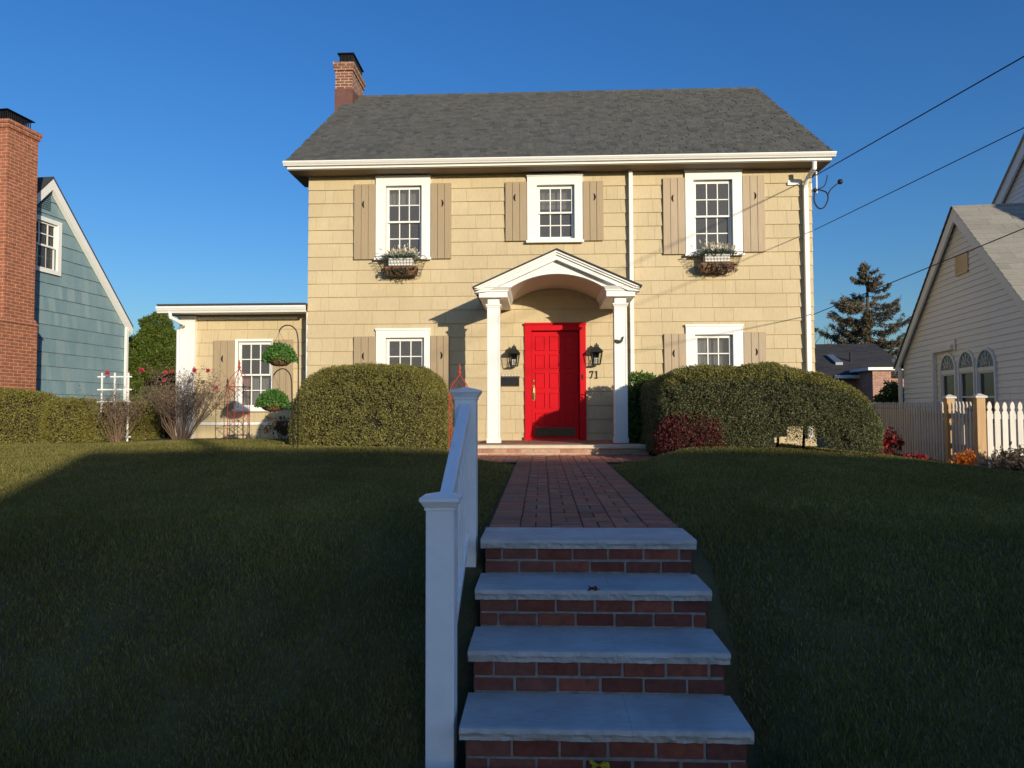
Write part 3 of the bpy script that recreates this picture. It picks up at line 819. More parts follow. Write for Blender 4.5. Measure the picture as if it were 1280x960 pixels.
# door ------------------------------------------------------------
b = MB(); x0, x1, z0, z1 = DOOR; a0, a1, c0, c1 = SLAB
b.box(x0, a0, Fy - .055, Fy + .06, z0, z1); b.box(a1, x1, Fy - .055, Fy + .06, z0, z1); b.box(a0, a1, Fy - .055, Fy + .06, c1, z1)
b.box(x0 - .01, x1 + .01, Fy - .075, Fy - .056, z1 - .03, z1 + .012)
b.box(a0 - .02, a1 + .02, Fy - .12, Fy + .06, z0 - .002, c0 - .004)
b.box(x0 - .012, a0 + .03, Fy - .10, Fy - .056, z0, z0 + .06)
b.build('door_frame', MT['red'], house, bevel=.005)
b = MB(); dy0 = Fy + .03
b.box(a0 + .003, a1 - .003, dy0, dy0 + .045, c0, c1 - .003)
W, H = a1 - a0, c1 - c0
pxs = [(.085, .295), (.385, .595), (.685, .895)]
pzs = [.955, .785, .615, .43, .245]
hs = [.135, .135, .145, .145, .12]
for (l, r_) in pxs:
    for zt, hh in zip(pzs, hs):
        xa, xb, zb, ztp = a0 + W * l, a0 + W * r_, c0 + H * (zt - hh), c0 + H * zt
        t = .018
        b.box(xa, xb, dy0 - .017, dy0 - .0005, ztp - t, ztp); b.box(xa, xb, dy0 - .017, dy0 - .0005, zb, zb + t); b.box(xa, xa + t, dy0 - .017, dy0 - .0005, zb + t, ztp - t); b.box(xb - t, xb, dy0 - .017, dy0 - .0005, zb + t, ztp - t)
        b.hexa([(xa + t + .012, dy0 - .001, zb + t + .012), (xb - t - .012, dy0 - .001, zb + t + .012), (xb - t - .012, dy0 + .001, zb + t + .012), (xa + t + .012, dy0 + .001, zb + t + .012),
                (xa + t + .012, dy0 - .001, ztp - t - .012), (xb - t - .012, dy0 - .001, ztp - t - .012), (xb - t - .012, dy0 + .001, ztp - t - .012), (xa + t + .012, dy0 + .001, ztp - t - .012)])
door = b.build('door', MT['red'], house, bevel=.004, segs=2)
hx = a0 + W * .045; hz = az(476, Fy, 667)
b = MB(); b.lathe([(.028, 0), (.028, .008), (.018, .02)], (0, 0, 0), 12)
b.v = [(hx + v[0], dy0 - .001 - v[2], hz + v[1]) for v in b.v]
b.prism([(hx - .022, dy0 - .009, hz - .36), (hx + .022, dy0 - .009, hz - .36), (hx + .03, dy0 - .009, hz - .2), (hx + .018, dy0 - .009, hz - .08), (hx - .018, dy0 - .009, hz - .08), (hx - .03, dy0 - .009, hz - .2)], (0, .008, 0))
b.tube([(hx, dy0 - .01, hz - .12), (hx, dy0 - .05, hz - .14), (hx, dy0 - .06, hz - .22), (hx, dy0 - .045, hz - .31), (hx, dy0 - .01, hz - .34)], .011, 8)
b.build('handle', MT['brass'], door, smooth=False)
b = MB(); b.box(a0 + W * .07, a0 + W * .91, dy0 - .006, dy0 - .0005, c0 + .05, c0 + .21)
for q in (.09, .3, .5, .7, .89):
    for zz in (c0 + .065, c0 + .195): b.ball((a0 + W * q, dy0 - .006, zz), .007, 6, 4)
b.build('kick_plate', MT['plate'], door)
b = MB(); bx = ax(728.3, Fy - .06, 471); bz = az(471, Fy - .06, 728); b.box(bx - .012, bx + .012, Fy - .07, Fy - .056, bz - .045, bz + .045); b.ball((bx, Fy - .072, bz), .012, 8, 5); b.build('doorbell', MT['plate'], house)
# number 71 -------------------------------------------------------
b = MB(); nz = az(473, Fy - .03, 743); nh = az(463.5, Fy - .03, 743) - nz; ny = Fy - .045
n0 = ax(737.5, Fy - .03, 470); nw = .062
b.prism([(n0, ny, nz + nh), (n0 + nw, ny, nz + nh), (n0 + nw, ny, nz + nh * .86), (n0 + nw * .45, ny, nz), (n0 + nw * .2, ny, nz), (n0 + nw * .76, ny, nz + nh * .86), (n0 + .012, ny, nz + nh * .86), (n0 + .012, ny, nz + nh * .72), (n0, ny, nz + nh * .72)][::-1], (0, .02, 0))
n1 = n0 + .098
b.prism([(n1 + .018, ny, nz + nh), (n1 + .034, ny, nz + nh), (n1 + .034, ny, nz + .012), (n1 + .05, ny, nz + .012), (n1 + .05, ny, nz), (n1, ny, nz), (n1, ny, nz + .012), (n1 + .018, ny, nz + .012), (n1 + .018, ny, nz + nh * .86), (n1, ny, nz + nh * .80), (n1, ny, nz + nh * .88)][::-1], (0, .02, 0))
b.build('house_number', MT['plate'], house)
# portico ---------------------------------------------------------
PYF = 11.70
PZB = az(371, PYF, 694)                  # underside of the side beams
PCX = (ax(609, PYF + .08, 480) + ax(784.5, PYF + .08, 480)) / 2
CHW = (ax(784.5, PYF + .08, 480) - ax(609, PYF + .08, 480)) / 2
FLZ = 1.062
b = MB()
b.box(PCX - 1.42, PCX + 1.42, 11.18, Fy - .03, FLZ - .056, FLZ - .001, 0)
slab = b.build('porch_slab', M('porch_stone', (.62, .52, .38), .8, var=.12, nscale=12, bump=.3, bscale=60), house, bevel=.008)  # tan carries warm reflected light in its colour
b = MB(); b.box(PCX - 1.39, PCX + 1.39, 11.225, Fy - .05, .7, FLZ - .057, 1)
x = PCX - 1.4; zz = FLZ - .06 - .066
for row in range(3):
    x = PCX - 1.4 - (.1 if row % 2 else 0)
    while x < PCX + 1.38:
        b.box(max(x, PCX - 1.4), min(x + .195, PCX + 1.4), 11.215 + rng.uniform(-.002, .002), 11.29, zz + .004, zz + .062); x += .204
    zz -= .068
M_pb = M('porch_brick', isl=[(.40, .19, .12), (.46, .25, .16), (.50, .32, .22), (.34, .15, .09)], rough=.85, var=.25, nscale=25)
b.build('porch_brick_base', [M_pb, M('pale_mortar', (.5, .45, .38), .95)], house, bevel=.003, segs=1)
b = MB()                                  # brick floor of the porch
yy = 11.5
while yy < Fy - .2:
    xx = PCX - 1.3
    while xx < PCX + 1.3:
        b.box(xx, xx + .198, yy, yy + .096, FLZ - .0005, FLZ + .006 + rng.uniform(-.001, .001)); xx += .203
    yy += .101
b.build('porch_floor', MT['paver'], house, bevel=.002, segs=1)
beam_w = .235
beams = []
for s in (-1, 1):
    b = MB(); beams.append(b)
    cx = PCX + s * (CHW - .105)
    x0, x1 = cx - beam_w, cx + beam_w
    b.box(x0, x1, PYF, Fy - .03, PZB, PZB + .095)                      # fascia
    b.box(x0 - .018, x1 + .018, PYF - .018, Fy - .03, PZB + .0955, PZB + .12)
    b.hexa([(x0 - .02, PYF - .02, PZB + .1205), (x1 + .02, PYF - .02, PZB + .1205), (x1 + .02, Fy - .03, PZB + .1205), (x0 - .02, Fy - .03, PZB + .1205), (x0 - .06, PYF - .06, PZB + .165), (x1 + .05, PYF - .06, PZB + .165), (x1 + .05, Fy - .03, PZB + .165), (x0 - .06, Fy - .03, PZB + .165)])
portico = bpy.data.objects.new('portico', None); COL.objects.link(portico); portico.parent = house; portico.empty_display_size = .2
portico.location = (0, 0, 0); ORG[portico.name] = ORG[house.name]
for b in beams: b.build('entablature', MT['white'], portico, bevel=.003, segs=1)
for s in (-1, 1):
    cx = PCX + s * (CHW - .105); hw = .105; y0 = PYF + .08
    mb = MB()
    mb.box(cx - hw, cx + hw, y0, y0 + 2 * hw, FLZ + .09, PZB - .15)
    mb.box(cx - hw - .012, cx + hw + .012, y0 - .012, y0 + 2 * hw + .012, FLZ + .007, FLZ + .0895)
    mb.box(cx - hw - .012, cx + hw + .012, y0 - .012, y0 + 2 * hw + .012, PZB - .1495, PZB - .125)
    mb.box(cx - hw - .024, cx + hw + .024, y0 - .024, y0 + 2 * hw + .024, PZB - .1245, PZB - .10)
    mb.box(cx - hw + .008, cx + hw - .008, y0 + .008, y0 + 2 * hw - .008, PZB - .0995, PZB - .0005)
    f = .03
    mb.box(cx - hw, cx - hw + f, y0 - .007, y0 - .0005, FLZ + .1, PZB - .16); mb.box(cx + hw - f, cx + hw, y0 - .007, y0 - .0005, FLZ + .1, PZB - .16)
    mb.build('column', MT['white'], portico, bevel=.003, segs=1)
# gable front with the arch
ZC = PZB + .165                           # springing of the pediment
xl, xr = PCX - CHW + .105 - beam_w, PCX + CHW - .105 + beam_w
apx = PCX; apz = az(312.5, PYF, 694)
tipl, tipr = xl - .075, xr + .075
slope = (apz - ZC) / (apx - tipl)
def zroof(x): return apz - slope * abs(x - apx)
ai0, ai1 = PCX - CHW + .105 + beam_w - .0, PCX + CHW - .105 - beam_w
rise = az(342, PYF + .05, 696) - (PZB + .14)
half = (ai1 - ai0) / 2; Rr = (half * half + rise * rise) / (2 * rise)
def zarch(x): return PZB + .14 + math.sqrt(max(0, Rr * Rr - (x - PCX) ** 2)) - (Rr - rise)
mb = MB(); N_ = 48
pts = [xl + .002] + [ai0 + (ai1 - ai0) * i / N_ for i in range(N_ + 1)] + [xr - .002]
for i in range(len(pts) - 1):
    a, c = pts[i], pts[i + 1]
    if c <= ai0 + 1e-6 or a >= ai1 - 1e-6: za = zc_ = ZC
    else: za, zc_ = max(zarch(a), PZB + .14), max(zarch(c), PZB + .14)
    ta, tc = zroof(a) - .10, zroof(c) - .10
    if ta - za < .002 and tc - zc_ < .002: continue
    ta = max(ta, za + .001); tc = max(tc, zc_ + .001)
    mb.hexa([(a, PYF + .06, za), (c, PYF + .06, zc_), (c, PYF + .16, zc_), (a, PYF + .16, za), (a, PYF + .06, ta), (c, PYF + .06, tc), (c, PYF + .16, tc), (a, PYF + .16, ta)])
mb.build('tympanum', MT['white'], portico)
mb = MB()
def rake(o0, o1, y0, y1, m=0, mbx=None):
    for s in (-1, 1):
        tip = tipl if s < 0 else tipr
        P = [(tip, y0, zroof(tip) - o0), (apx, y0, apz - o0), (apx, y0, apz - o1), (tip - s * (.0) + (o1) * 1.2 * -s, y0, zroof(tip + o1 * 1.2 * -s) - o1)]
        if s > 0: P.reverse()
        mbx.prism(P, (0, y1 - y0, 0), m)
rake(.022, .055, PYF - .10, PYF + .16, 0, mb); rake(.0555, .09, PYF - .075, PYF + .16, 0, mb); rake(.0905, .165, PYF - .045, PYF + .16, 0, mb)
mb.build('raking_cornice', MT['white'], portico)
mb = MB()
for s in (-1, 1):
    tip = (tipl if s < 0 else tipr) + s * .02
    P = [(tip, PYF - .125, zroof(tip) - .02), (apx, PYF - .125, apz - .02), (apx, PYF - .125, apz + .004), (tip, PYF - .125, zroof(tip) + .004)]
    mb.prism(P, (0, Fy - PYF + .09, 0))
mb.build('porch_roof', MT['roofbase'], portico)
mb = MB(); P = []                         # barrel vault
for i in range(N_ + 1):
    a = ai0 + (ai1 - ai0) * i / N_; P.append((a, zarch(a)))
for i in range(N_):
    (a, za), (c, zc_) = P[i], P[i + 1]
    mb.hexa([(a, PYF + .161, za), (c, PYF + .161, zc_), (c, Fy - .03, zc_), (a, Fy - .03, za), (a, PYF + .161, za + .02), (c, PYF + .161, zc_ + .02), (c, Fy - .03, zc_ + .02), (a, Fy - .03, za + .02)])
for s in (-1, 1):
    xi = ai0 if s < 0 else ai1
    mb.box(xi - .03 if s < 0 else xi, xi if s < 0 else xi + .03, PYF + .161, Fy - .03, PZB + .096, PZB + .14)
mb.build('vault', MT['soffit'], portico)
# sunroom ---------------------------------------------------------
EZT = az(391, 13.1, 290) + .02
eh = [EW['S']]
b = MB()
wall_with_holes(b, EX0, EX1 - .02, .9, EZT, eh, lambda a, c, d, e: b.box(a, c, EXY, EXY + .12, d, e))
b.box(EX0, EX0 + .12, EXY + .12, 18, .9, EZT); b.box(EX0 + .12, EX1 - .02, 17.9, 18, .9, EZT)
b.box(EX0 + .13, EX1 - .03, EXY + .13, 17.88, 1.0, 1.1); b.box(EX0 + .13, EX1 - .03, 16.2, 16.25, 1.1, EZT - .01)
b.build('sunroom_wall', MT['beige'], house)
zband = az(531, EXY, 330)
b = MB()
clad(b, (0, EXY, 0), (1, 0, 0), (0, -1, 0), [(EX0, zband + .06), (EX1 - .02, zband + .06), (EX1 - .02, EZT - .09), (EX0, EZT - .09)], [(EW['C'][0] + .01, EW['C'][1] - .01, EW['C'][2] + .01, EW['C'][3] - .01)], COURSE, .15, .5, .02, zband + .06, 13)
x = EX0
while x < EX1 - .03:                      # vertical boards under the band
    b.box(x, min(x + .17, EX1 - .03), EXY - .014, EXY - .001, .9, zband - .002); x += .175
b.build('sunroom_siding', MT['shake'], house)
b = MB(); b.box(EX0 - .02, EX1 - .03, EXY - .05, EXY - .001, zband, zband + .055); b.build('trim_band', MT['white'], house)
b = MB(); b.box(EX0 + .3, ax(372, EXY, 400), EXY - .05, EXY - .001, EZT - .09, EZT - .045)
b.build('trim_band', MT['white'], house)
px0, px1 = ax(224, EXY - .1, 450), ax(242.5, EXY - .1, 450)
b = MB(); b.box(px0, px1, EXY - .1, EXY + .15, .9, EZT - .12); b.box(px0 - .015, px1 + .015, EXY - .115, EXY + .16, EZT - .1195, EZT - .08); b.box(px0 - .03, px1 + .03, EXY - .13, EXY + .17, EZT - .0795, EZT - .03)
b.box(px0, px0 + .04, EXY - .108, EXY - .1005, .95, EZT - .13); b.box(px1 - .04, px1, EXY - .108, EXY - .1005, .95, EZT - .13)
b.build('corner_pilaster', MT['white'], house, bevel=.004, segs=1)
fx0, fx1 = ax(199, 13.1, 385), ax(381.5, 13.1, 385)
b = MB(); b.box(fx0, fx1, 13.1, 13.13, EZT - .02, EZT + .12); b.box(fx0, fx1, 13.131, EXY - .001, EZT + .0, EZT + .015); b.box(fx0, HX0 - .05, EXY, 18.3, EZT + .001, EZT + .016)
b.build('sunroom_fascia', MT['white'], house)
b = MB(); b.hexa([(fx0 - .03, 13.06, EZT + .121), (fx1 + .01, 13.06, EZT + .121), (fx1 + .01, 18.3, EZT + .16), (fx0 - .03, 18.3, EZT + .16), (fx0 - .03, 13.06, EZT + .15), (fx1 + .01, 13.06, EZT + .15), (fx1 + .01, 18.3, EZT + .3), (fx0 - .03, 18.3, EZT + .3)])
b.build('sunroom_roof', MT['roofbase'], house)
gutter(ax(195, 13.0, 385), ax(380, 13.0, 385), 13.099, EZT + .10, .12, .11)
b = MB(); gx_ = ax(212, 13.0, 400); b.tube([(gx_ - .02, 13.05, EZT - .02), (gx_ - .02, 13.06, EZT - .1), (gx_ + .12, 13.3, EZT - .2), (px0 - .05, EXY - .05, EZT - .28), (px0 - .05, EXY - .05, 1.0)], .035, 8); b.build('downspout', MT['white'], house)
build_window(house, EW['C'], EW['S'], EXY, head=False, curtain=(.0, .45), cth=.012)
def eshut(px, sg):
    o = build_shutter(R4(*px, Y=EXY), EXY, sg, False)
eshut((268, 294, 426, 511), 1); eshut((342, 367, 425, 511), -1)

# ---------------------------------------------------------------- lanterns, mailbox, bird
def build_lantern(label, px, py):
    p = at(px, py, Fy - .17)
    t = thing('wall_lantern', label, 'lantern', (p.x, Fy - .03, p.z), 'lanterns beside the front door')
    y = -.15; L = MT['lantern']
    mb = MB(); mb.box(-.05, .05, -.012, 0, -.12, .12); mb.tube([(0, -.01, .06), (0, -.05, .14), (0, -.11, .20), (0, y, .205), (0, y, .17)], .009, 6)
    mb.build('bracket', L, t, local=True)
    tw, bw, zt, zb = .098, .066, .055, -.165
    mb = MB()
    for sx in (-1, 1):
        for sy in (-1, 1): mb.tube([(sx * bw, y + sy * bw, zb), (sx * tw, y + sy * tw, zt)], .008, 4)
    for (w, z) in ((bw, zb), (tw, zt)):
        for a in ((-1, -1, 1, -1), (1, -1, 1, 1), (1, 1, -1, 1), (-1, 1, -1, -1)): mb.tube([(a[0] * w, y + a[1] * w, z), (a[2] * w, y + a[3] * w, z)], .009, 4)
    mb.box(-bw, bw, y - bw, y + bw, zb - .012, zb - .004)
    mb.build('frame', L, t, local=True)
    mb = MB()
    mb.lathe([(.165, zt + .002), (.155, zt + .015), (.115, zt + .05), (.06, zt + .09), (.055, zt + .13), (.03, zt + .14)], (0, y, 0), 4, 0, math.pi / 4)
    mb.ball((0, y, zt + .155), .014, 8, 5)
    mb.build('hood', L, t, local=True)
    mb = MB()
    for k in range(4):
        a = math.pi / 2 * k; c, s = math.cos(a), math.sin(a)
        def q(u, w, z): return (c * w - s * u, y + s * w + c * u, z)
        mb.poly([q(-bw, bw - .002, zb), q(bw, bw - .002, zb), q(tw, tw - .002, zt), q(-tw, tw - .002, zt)])
    mb.build('glass_panel', MT['lglass'], t, local=True)
    mb = MB()
    for dx_ in (-.028, 0, .028): mb.tube([(dx_, y, zb), (dx_, y, zb + .09)], .007, 6); mb.ball((dx_, y, zb + .105), .011, 6, 4, 0, 1.6)
    mb.build('candle', MT['white'], t, local=True)
build_lantern('black lantern left of the red door, above the mailbox', 642.5, 446)
build_lantern('black lantern right of the red door, above the number 71', 745.5, 444)
p0, p1 = at(622, 483, Fy - .08), at(649, 470.5, Fy - .08)
mbx = thing('mailbox', 'black metal mailbox on the wall under a lantern, half behind the left porch column', 'mailbox', (p0.x, Fy - .03, p0.z))
b = MB(); b.prism([(p0.x, Fy - .031, p0.z), (p0.x, Fy - .10, p0.z + .02), (p0.x, Fy - .13, p1.z - .03), (p0.x, Fy - .031, p1.z)], (p1.x - p0.x, 0, 0)); b.build('body', MT['black'], mbx, bevel=.004)
b = MB(); b.hexa([(p0.x - .008, Fy - .145, p1.z - .03), (p1.x + .008, Fy - .145, p1.z - .03), (p1.x + .008, Fy - .03, p1.z + .001), (p0.x - .008, Fy - .03, p1.z + .001), (p0.x - .008, Fy - .145, p1.z - .024), (p1.x + .008, Fy - .145, p1.z - .024), (p1.x + .008, Fy - .03, p1.z + .008), (p0.x - .008, Fy - .03, p1.z + .008)])
b.build('lid', MT['black'], mbx)
b = MB(); b.box(p0.x + .06, p1.x, Fy - .06, Fy - .04, p1.z + .008, p1.z + .014)
for q in np.linspace(.25, .95, 6):
    xx = p0.x + (p1.x - p0.x) * q; b.tube([(xx, Fy - .05, p1.z), (xx + .01, Fy - .06, p1.z + .03), (xx - .008, Fy - .055, p1.z + .045)], .004, 5)
b.build('scrollwork', MT['white'], mbx)
# bird ornament on the right column
bp = at(774, 427, PYF + .07)
b = MB(); yb = PYF + .045
bird = [(-.075, .005), (-.05, -.02), (-.01, -.03), (.025, -.025), (.05, .0), (.065, .045), (.075, .085), (.055, .08), (.04, .035), (.005, .02), (-.035, .03), (-.06, .035), (-.085, .02)]
b.prism([(bp.x + u, yb, bp.z + w) for u, w in bird], (0, .022, 0))
b.prism([(bp.x + u, yb - .008, bp.z + w) for u, w in [(-.03, .012), (-.01, -.015), (.035, -.01), (.045, .012), (.01, .016)]], (0, .0075, 0))
o = b.build('bird_ornament', MT['lantern'], bevel=.004); tag(o, 'small dark metal bird ornament fixed on the right porch column', 'ornament')

# ---------------------------------------------------------------- foliage
def leaves_np(P, Nrm, size, asp, rs, tilt=.8, fold=0):
    """one rhombic leaf per point"""
    n = len(P)
    d = Nrm * (1 - tilt) + rs.normal(size=(n, 3)) * tilt
    d /= np.linalg.norm(d, axis=1, keepdims=True) + 1e-9
    a = rs.normal(size=(n, 3)); s = np.cross(d, a); s /= np.linalg.norm(s, axis=1, keepdims=True) + 1e-9
    L = size * rs.uniform(.6, 1.3, (n, 1)); W = L * asp
    q = np.empty((n, 4, 3), dtype=np.float32)
    q[:, 0] = P; q[:, 1] = P + d * L * .45 + s * W * .5; q[:, 2] = P + d * L; q[:, 3] = P + d * L * .45 - s * W * .5
    return q.reshape(-1, 3)
def vnoise(P, s, seed=0):
    """cheap smooth value noise"""
    P = P * s + seed * 17.3
    i = np.floor(P).astype(np.int64); f = P - i; f = f * f * (3 - 2 * f)
    def h(a):
        v = (a[:, 0] * 73856093) ^ (a[:, 1] * 19349663) ^ (a[:, 2] * 83492791)
        v = (v ^ (v >> 13)) * 1274126177
        return ((v ^ (v >> 16)) & 0xffff) / 65535.0
    r = 0
    for dx in (0, 1):
        for dy in (0, 1):
            for dz in (0, 1):
                w = (f[:, 0] if dx else 1 - f[:, 0]) * (f[:, 1] if dy else 1 - f[:, 1]) * (f[:, 2] if dz else 1 - f[:, 2])
                r = r + w * h(i + np.array([dx, dy, dz]))
    return r
def superell(n, rs, a, b_, c, p, zmin=-.0):
    d = rs.normal(size=(n, 3)); d[:, 2] = np.abs(d[:, 2])
    d /= np.linalg.norm(d, axis=1, keepdims=True)
    e = (np.abs(d[:, 0] / a) ** p + np.abs(d[:, 1] / b_) ** p + np.abs(d[:, 2] / c) ** p) ** (-1 / p)
    P = d * e[:, None]
    g = np.sign(P) * np.abs(P) ** (p - 1) / np.array([a, b_, c]) ** p
    g /= np.linalg.norm(g, axis=1, keepdims=True) + 1e-9
    return P, g
def uniform_superell(n, rs, a, b_, c, p):
    # sample more and thin to be roughly even over the surface
    P, g = superell(n * 3, rs, a, b_, c, p)
    r2 = (P ** 2).sum(1); cosv = np.abs((P * g).sum(1)) / np.sqrt(r2)
    w = r2 / np.maximum(cosv, .2)
    k = rs.choice(len(P), n, replace=False, p=w / w.sum())
    return P[k], g[k]
def hedge(name, label, cat, c, a, b_, h, p, nleaf, mat_, seed, size=.045, asp=.42, group=None, topmat=None, lump=.07, hole=None, warp=None, coremat=None, zlow=.0, deep=.10, gap=.24):
    rs = np.random.RandomState(seed)
    t = thing(name, label, cat, c, group)
    P, g = uniform_superell(nleaf, rs, a, b_, h, p)
    Pr_ = (P + rs.normal(size=P.shape) * .012) @ np.array([[.74, .48, .47], [-.62, .75, .22], [-.25, -.45, .86]])
    nz = .6 * vnoise(Pr_, 2.6, seed) + .4 * vnoise(Pr_[:, [1, 2, 0]] + .37, 4.3, seed + 8); nz2 = .5 * vnoise(Pr_, 8, seed + 3) + .5 * vnoise(Pr_[:, [2, 0, 1]] * 1.0 + 1.7, 14, seed + 5)
    P = P + g * ((nz - .5) * lump * 2 + (nz2 - .5) * lump)[:, None]
    inward = rs.exponential(deep * .45, size=len(P)).clip(0, deep * 2.5)
    P = P - g * inward[:, None]
    keep = ~((nz2 < gap) & (inward < .07))
    if warp is not None: P = warp(P)
    if hole is not None: keep &= ~hole(P, rs)
    P, g = P[keep], g[keep]
    P[:, 2] += zlow
    Q = leaves_np(P, g, size, asp, rs)
    mi = None; mats = [mat_]
    if topmat is not None:
        mats.append(topmat); mi = ((g[:, 2] > .45) & (rs.rand(len(g)) < .75)).astype(np.int32)  # upward leaves take a sunlit tone, painted into their colour
    Q = Q + np.array(c, dtype=np.float32)
    np_mesh('foliage', Q, 4, mats, t, mi=mi)
    # dark shell inside, inner shade put into its colour, plus a few stems
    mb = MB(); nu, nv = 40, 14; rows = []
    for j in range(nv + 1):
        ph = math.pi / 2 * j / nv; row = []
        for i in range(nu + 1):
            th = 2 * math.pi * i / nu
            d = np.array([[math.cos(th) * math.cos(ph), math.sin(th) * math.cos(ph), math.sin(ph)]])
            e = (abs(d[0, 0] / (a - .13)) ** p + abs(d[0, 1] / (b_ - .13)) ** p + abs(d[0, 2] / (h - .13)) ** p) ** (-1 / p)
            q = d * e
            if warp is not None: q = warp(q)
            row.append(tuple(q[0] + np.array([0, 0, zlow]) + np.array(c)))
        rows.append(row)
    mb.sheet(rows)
    if hole is not None:
        fs = []
        for f in mb.f:
            cc = np.array([[sum(mb.v[i][k] for i in f) / 4 - c[k] for k in range(3)]])
            if not hole(cc, None)[0]: fs.append(f)
        mb.f = fs; mb.m = [0] * len(fs)
    for k in range(7):
        xx = rs.uniform(-a * .7, a * .7); yy = rs.uniform(-b_ * .5, b_ * .5)
        mb.tube([(c[0] + xx, c[1] + yy, c[2] - .1), (c[0] + xx * 1.05, c[1] + yy, c[2] + h * .4), (c[0] + xx * 1.2, c[1] + yy * 1.2, c[2] + h * .7)], [.025, .018, .01], 5)
    mb.build('core_and_stems', MT['core'], t)
    return t
# the two big clipped yews
lx0, lx1 = ax(375, 11.3, 520), ax(566, 11.3, 520)
hedge('clipped_hedge', 'big rounded clipped hedge under the ground floor window left of the portico', 'hedge', ((lx0 + lx1) / 2, 11.35, 1.0), (lx1 - lx0) / 2 - .04, 1.15, az(455, 11.35, 470) - 1.0 - .04, 3.6, 130000, LM['yew'], 1, size=.030, asp=.4, lump=.09, gap=.30, topmat=LM['yew_lit_top'])
rx0, rx1 = ax(805, 11.1, 520), ax(1066, 11.2, 520)
rcx = (rx0 + rx1) / 2; ra = (rx1 - rx0) / 2
def rwarp(P):
    P = P.copy(); t = np.clip(P[:, 0] / ra, -1, 1)
    P[:, 2] *= 1 - .14 * np.clip(t - .1, 0, 1) ** 1.3 - .30 * np.clip(t - .25, 0, 1) ** 2
    P[:, 2] -= .14 * np.clip(t - .2, 0, 1)
    return P
hx_ = ax(975, 10.6, 540)
def rhole(P, rs):
    j = np.zeros(len(P)) if rs is None else rs.uniform(-.10, .10, len(P))
    d1 = ((P[:, 0] + rcx - hx_) / .42) ** 2 + ((P[:, 2] - .02) / .33) ** 2 + j * 4
    low = (P[:, 0] > ra * .15) & (P[:, 2] < .08 + j)
    back = (np.abs(P[:, 0] + rcx - hx_ - .1) < .5) & (P[:, 1] > -.5) & (P[:, 2] < .42)
    sparse = (P[:, 0] > ra * .35) & (P[:, 0] < ra * .95) & (P[:, 1] > -.9) & (P[:, 2] < .36) & ((np.ones(len(P)) if rs is None else rs.rand(len(P))) > .65)
    return (d1 < 1) | low | back | sparse
hedge('clipped_hedge', 'long rounded clipped hedge right of the portico sloping down to the picket fence', 'hedge', (rcx, 11.0, .98), ra - .03, 1.2, az(455, 11.0, 890) - .98 - .085, 6.0, 190000, LM['yew_dark'], 2, size=.030, asp=.4, lump=.075, gap=.29, topmat=LM['yew_lit_top'], hole=rhole, warp=rwarp)
# privet hedges on the left boundary
for i, (a0_, a1_, top, Y, lab) in enumerate([(-75, 73, 487, 13.4, 'olive clipped hedge at the left edge, in front of the brick chimney'), (64, 121, 498, 13.6, 'middle clipped hedge below the blue wall, left of the white trellis'), (124, 189, 501, 13.9, 'clipped hedge behind the white trellis and bare rose bush')]):
    xa, xb = ax(a0_, Y, 520), ax(a1_, Y, 520); zb = float(lawn_h((xa + xb) / 2, Y)) - .03
    hedge('boundary_hedge', lab, 'hedge', ((xa + xb) / 2, Y, zb), (xb - xa) / 2, .55, az(top, Y, (a0_ + a1_) / 2) - zb, 4.5, 55000 if i == 0 else 26000, LM['priv'], 20 + i, size=.034, group='clipped boundary hedges', topmat=LM['yew_lit_top'])
# laurel by the right column
c0_ = at(797, 520, 11.9)
hedge('evergreen_shrub', 'bright green shrub between the right porch column and the long hedge', 'shrub', (c0_.x + .12, 12.2, 1.0), .36, .4, az(465, 12.2, 797) - 1.0, 3.5, 9000, LM['laurel'], 31, size=.055, asp=.5)
# barberry
c1_ = at(862, 540, 9.95)
hedge('barberry_bush', 'burgundy red bush in front of the long hedge, beside the brick walk', 'shrub', (c1_.x, 9.98, 1.0), (ax(908, 9.95, 540) - ax(816, 9.95, 540)) / 2, .3, az(514, 9.95, 862) - 1.0, 2.4, 12000, LM['barb'], 32, size=.032, asp=.55, lump=.09, deep=.14)

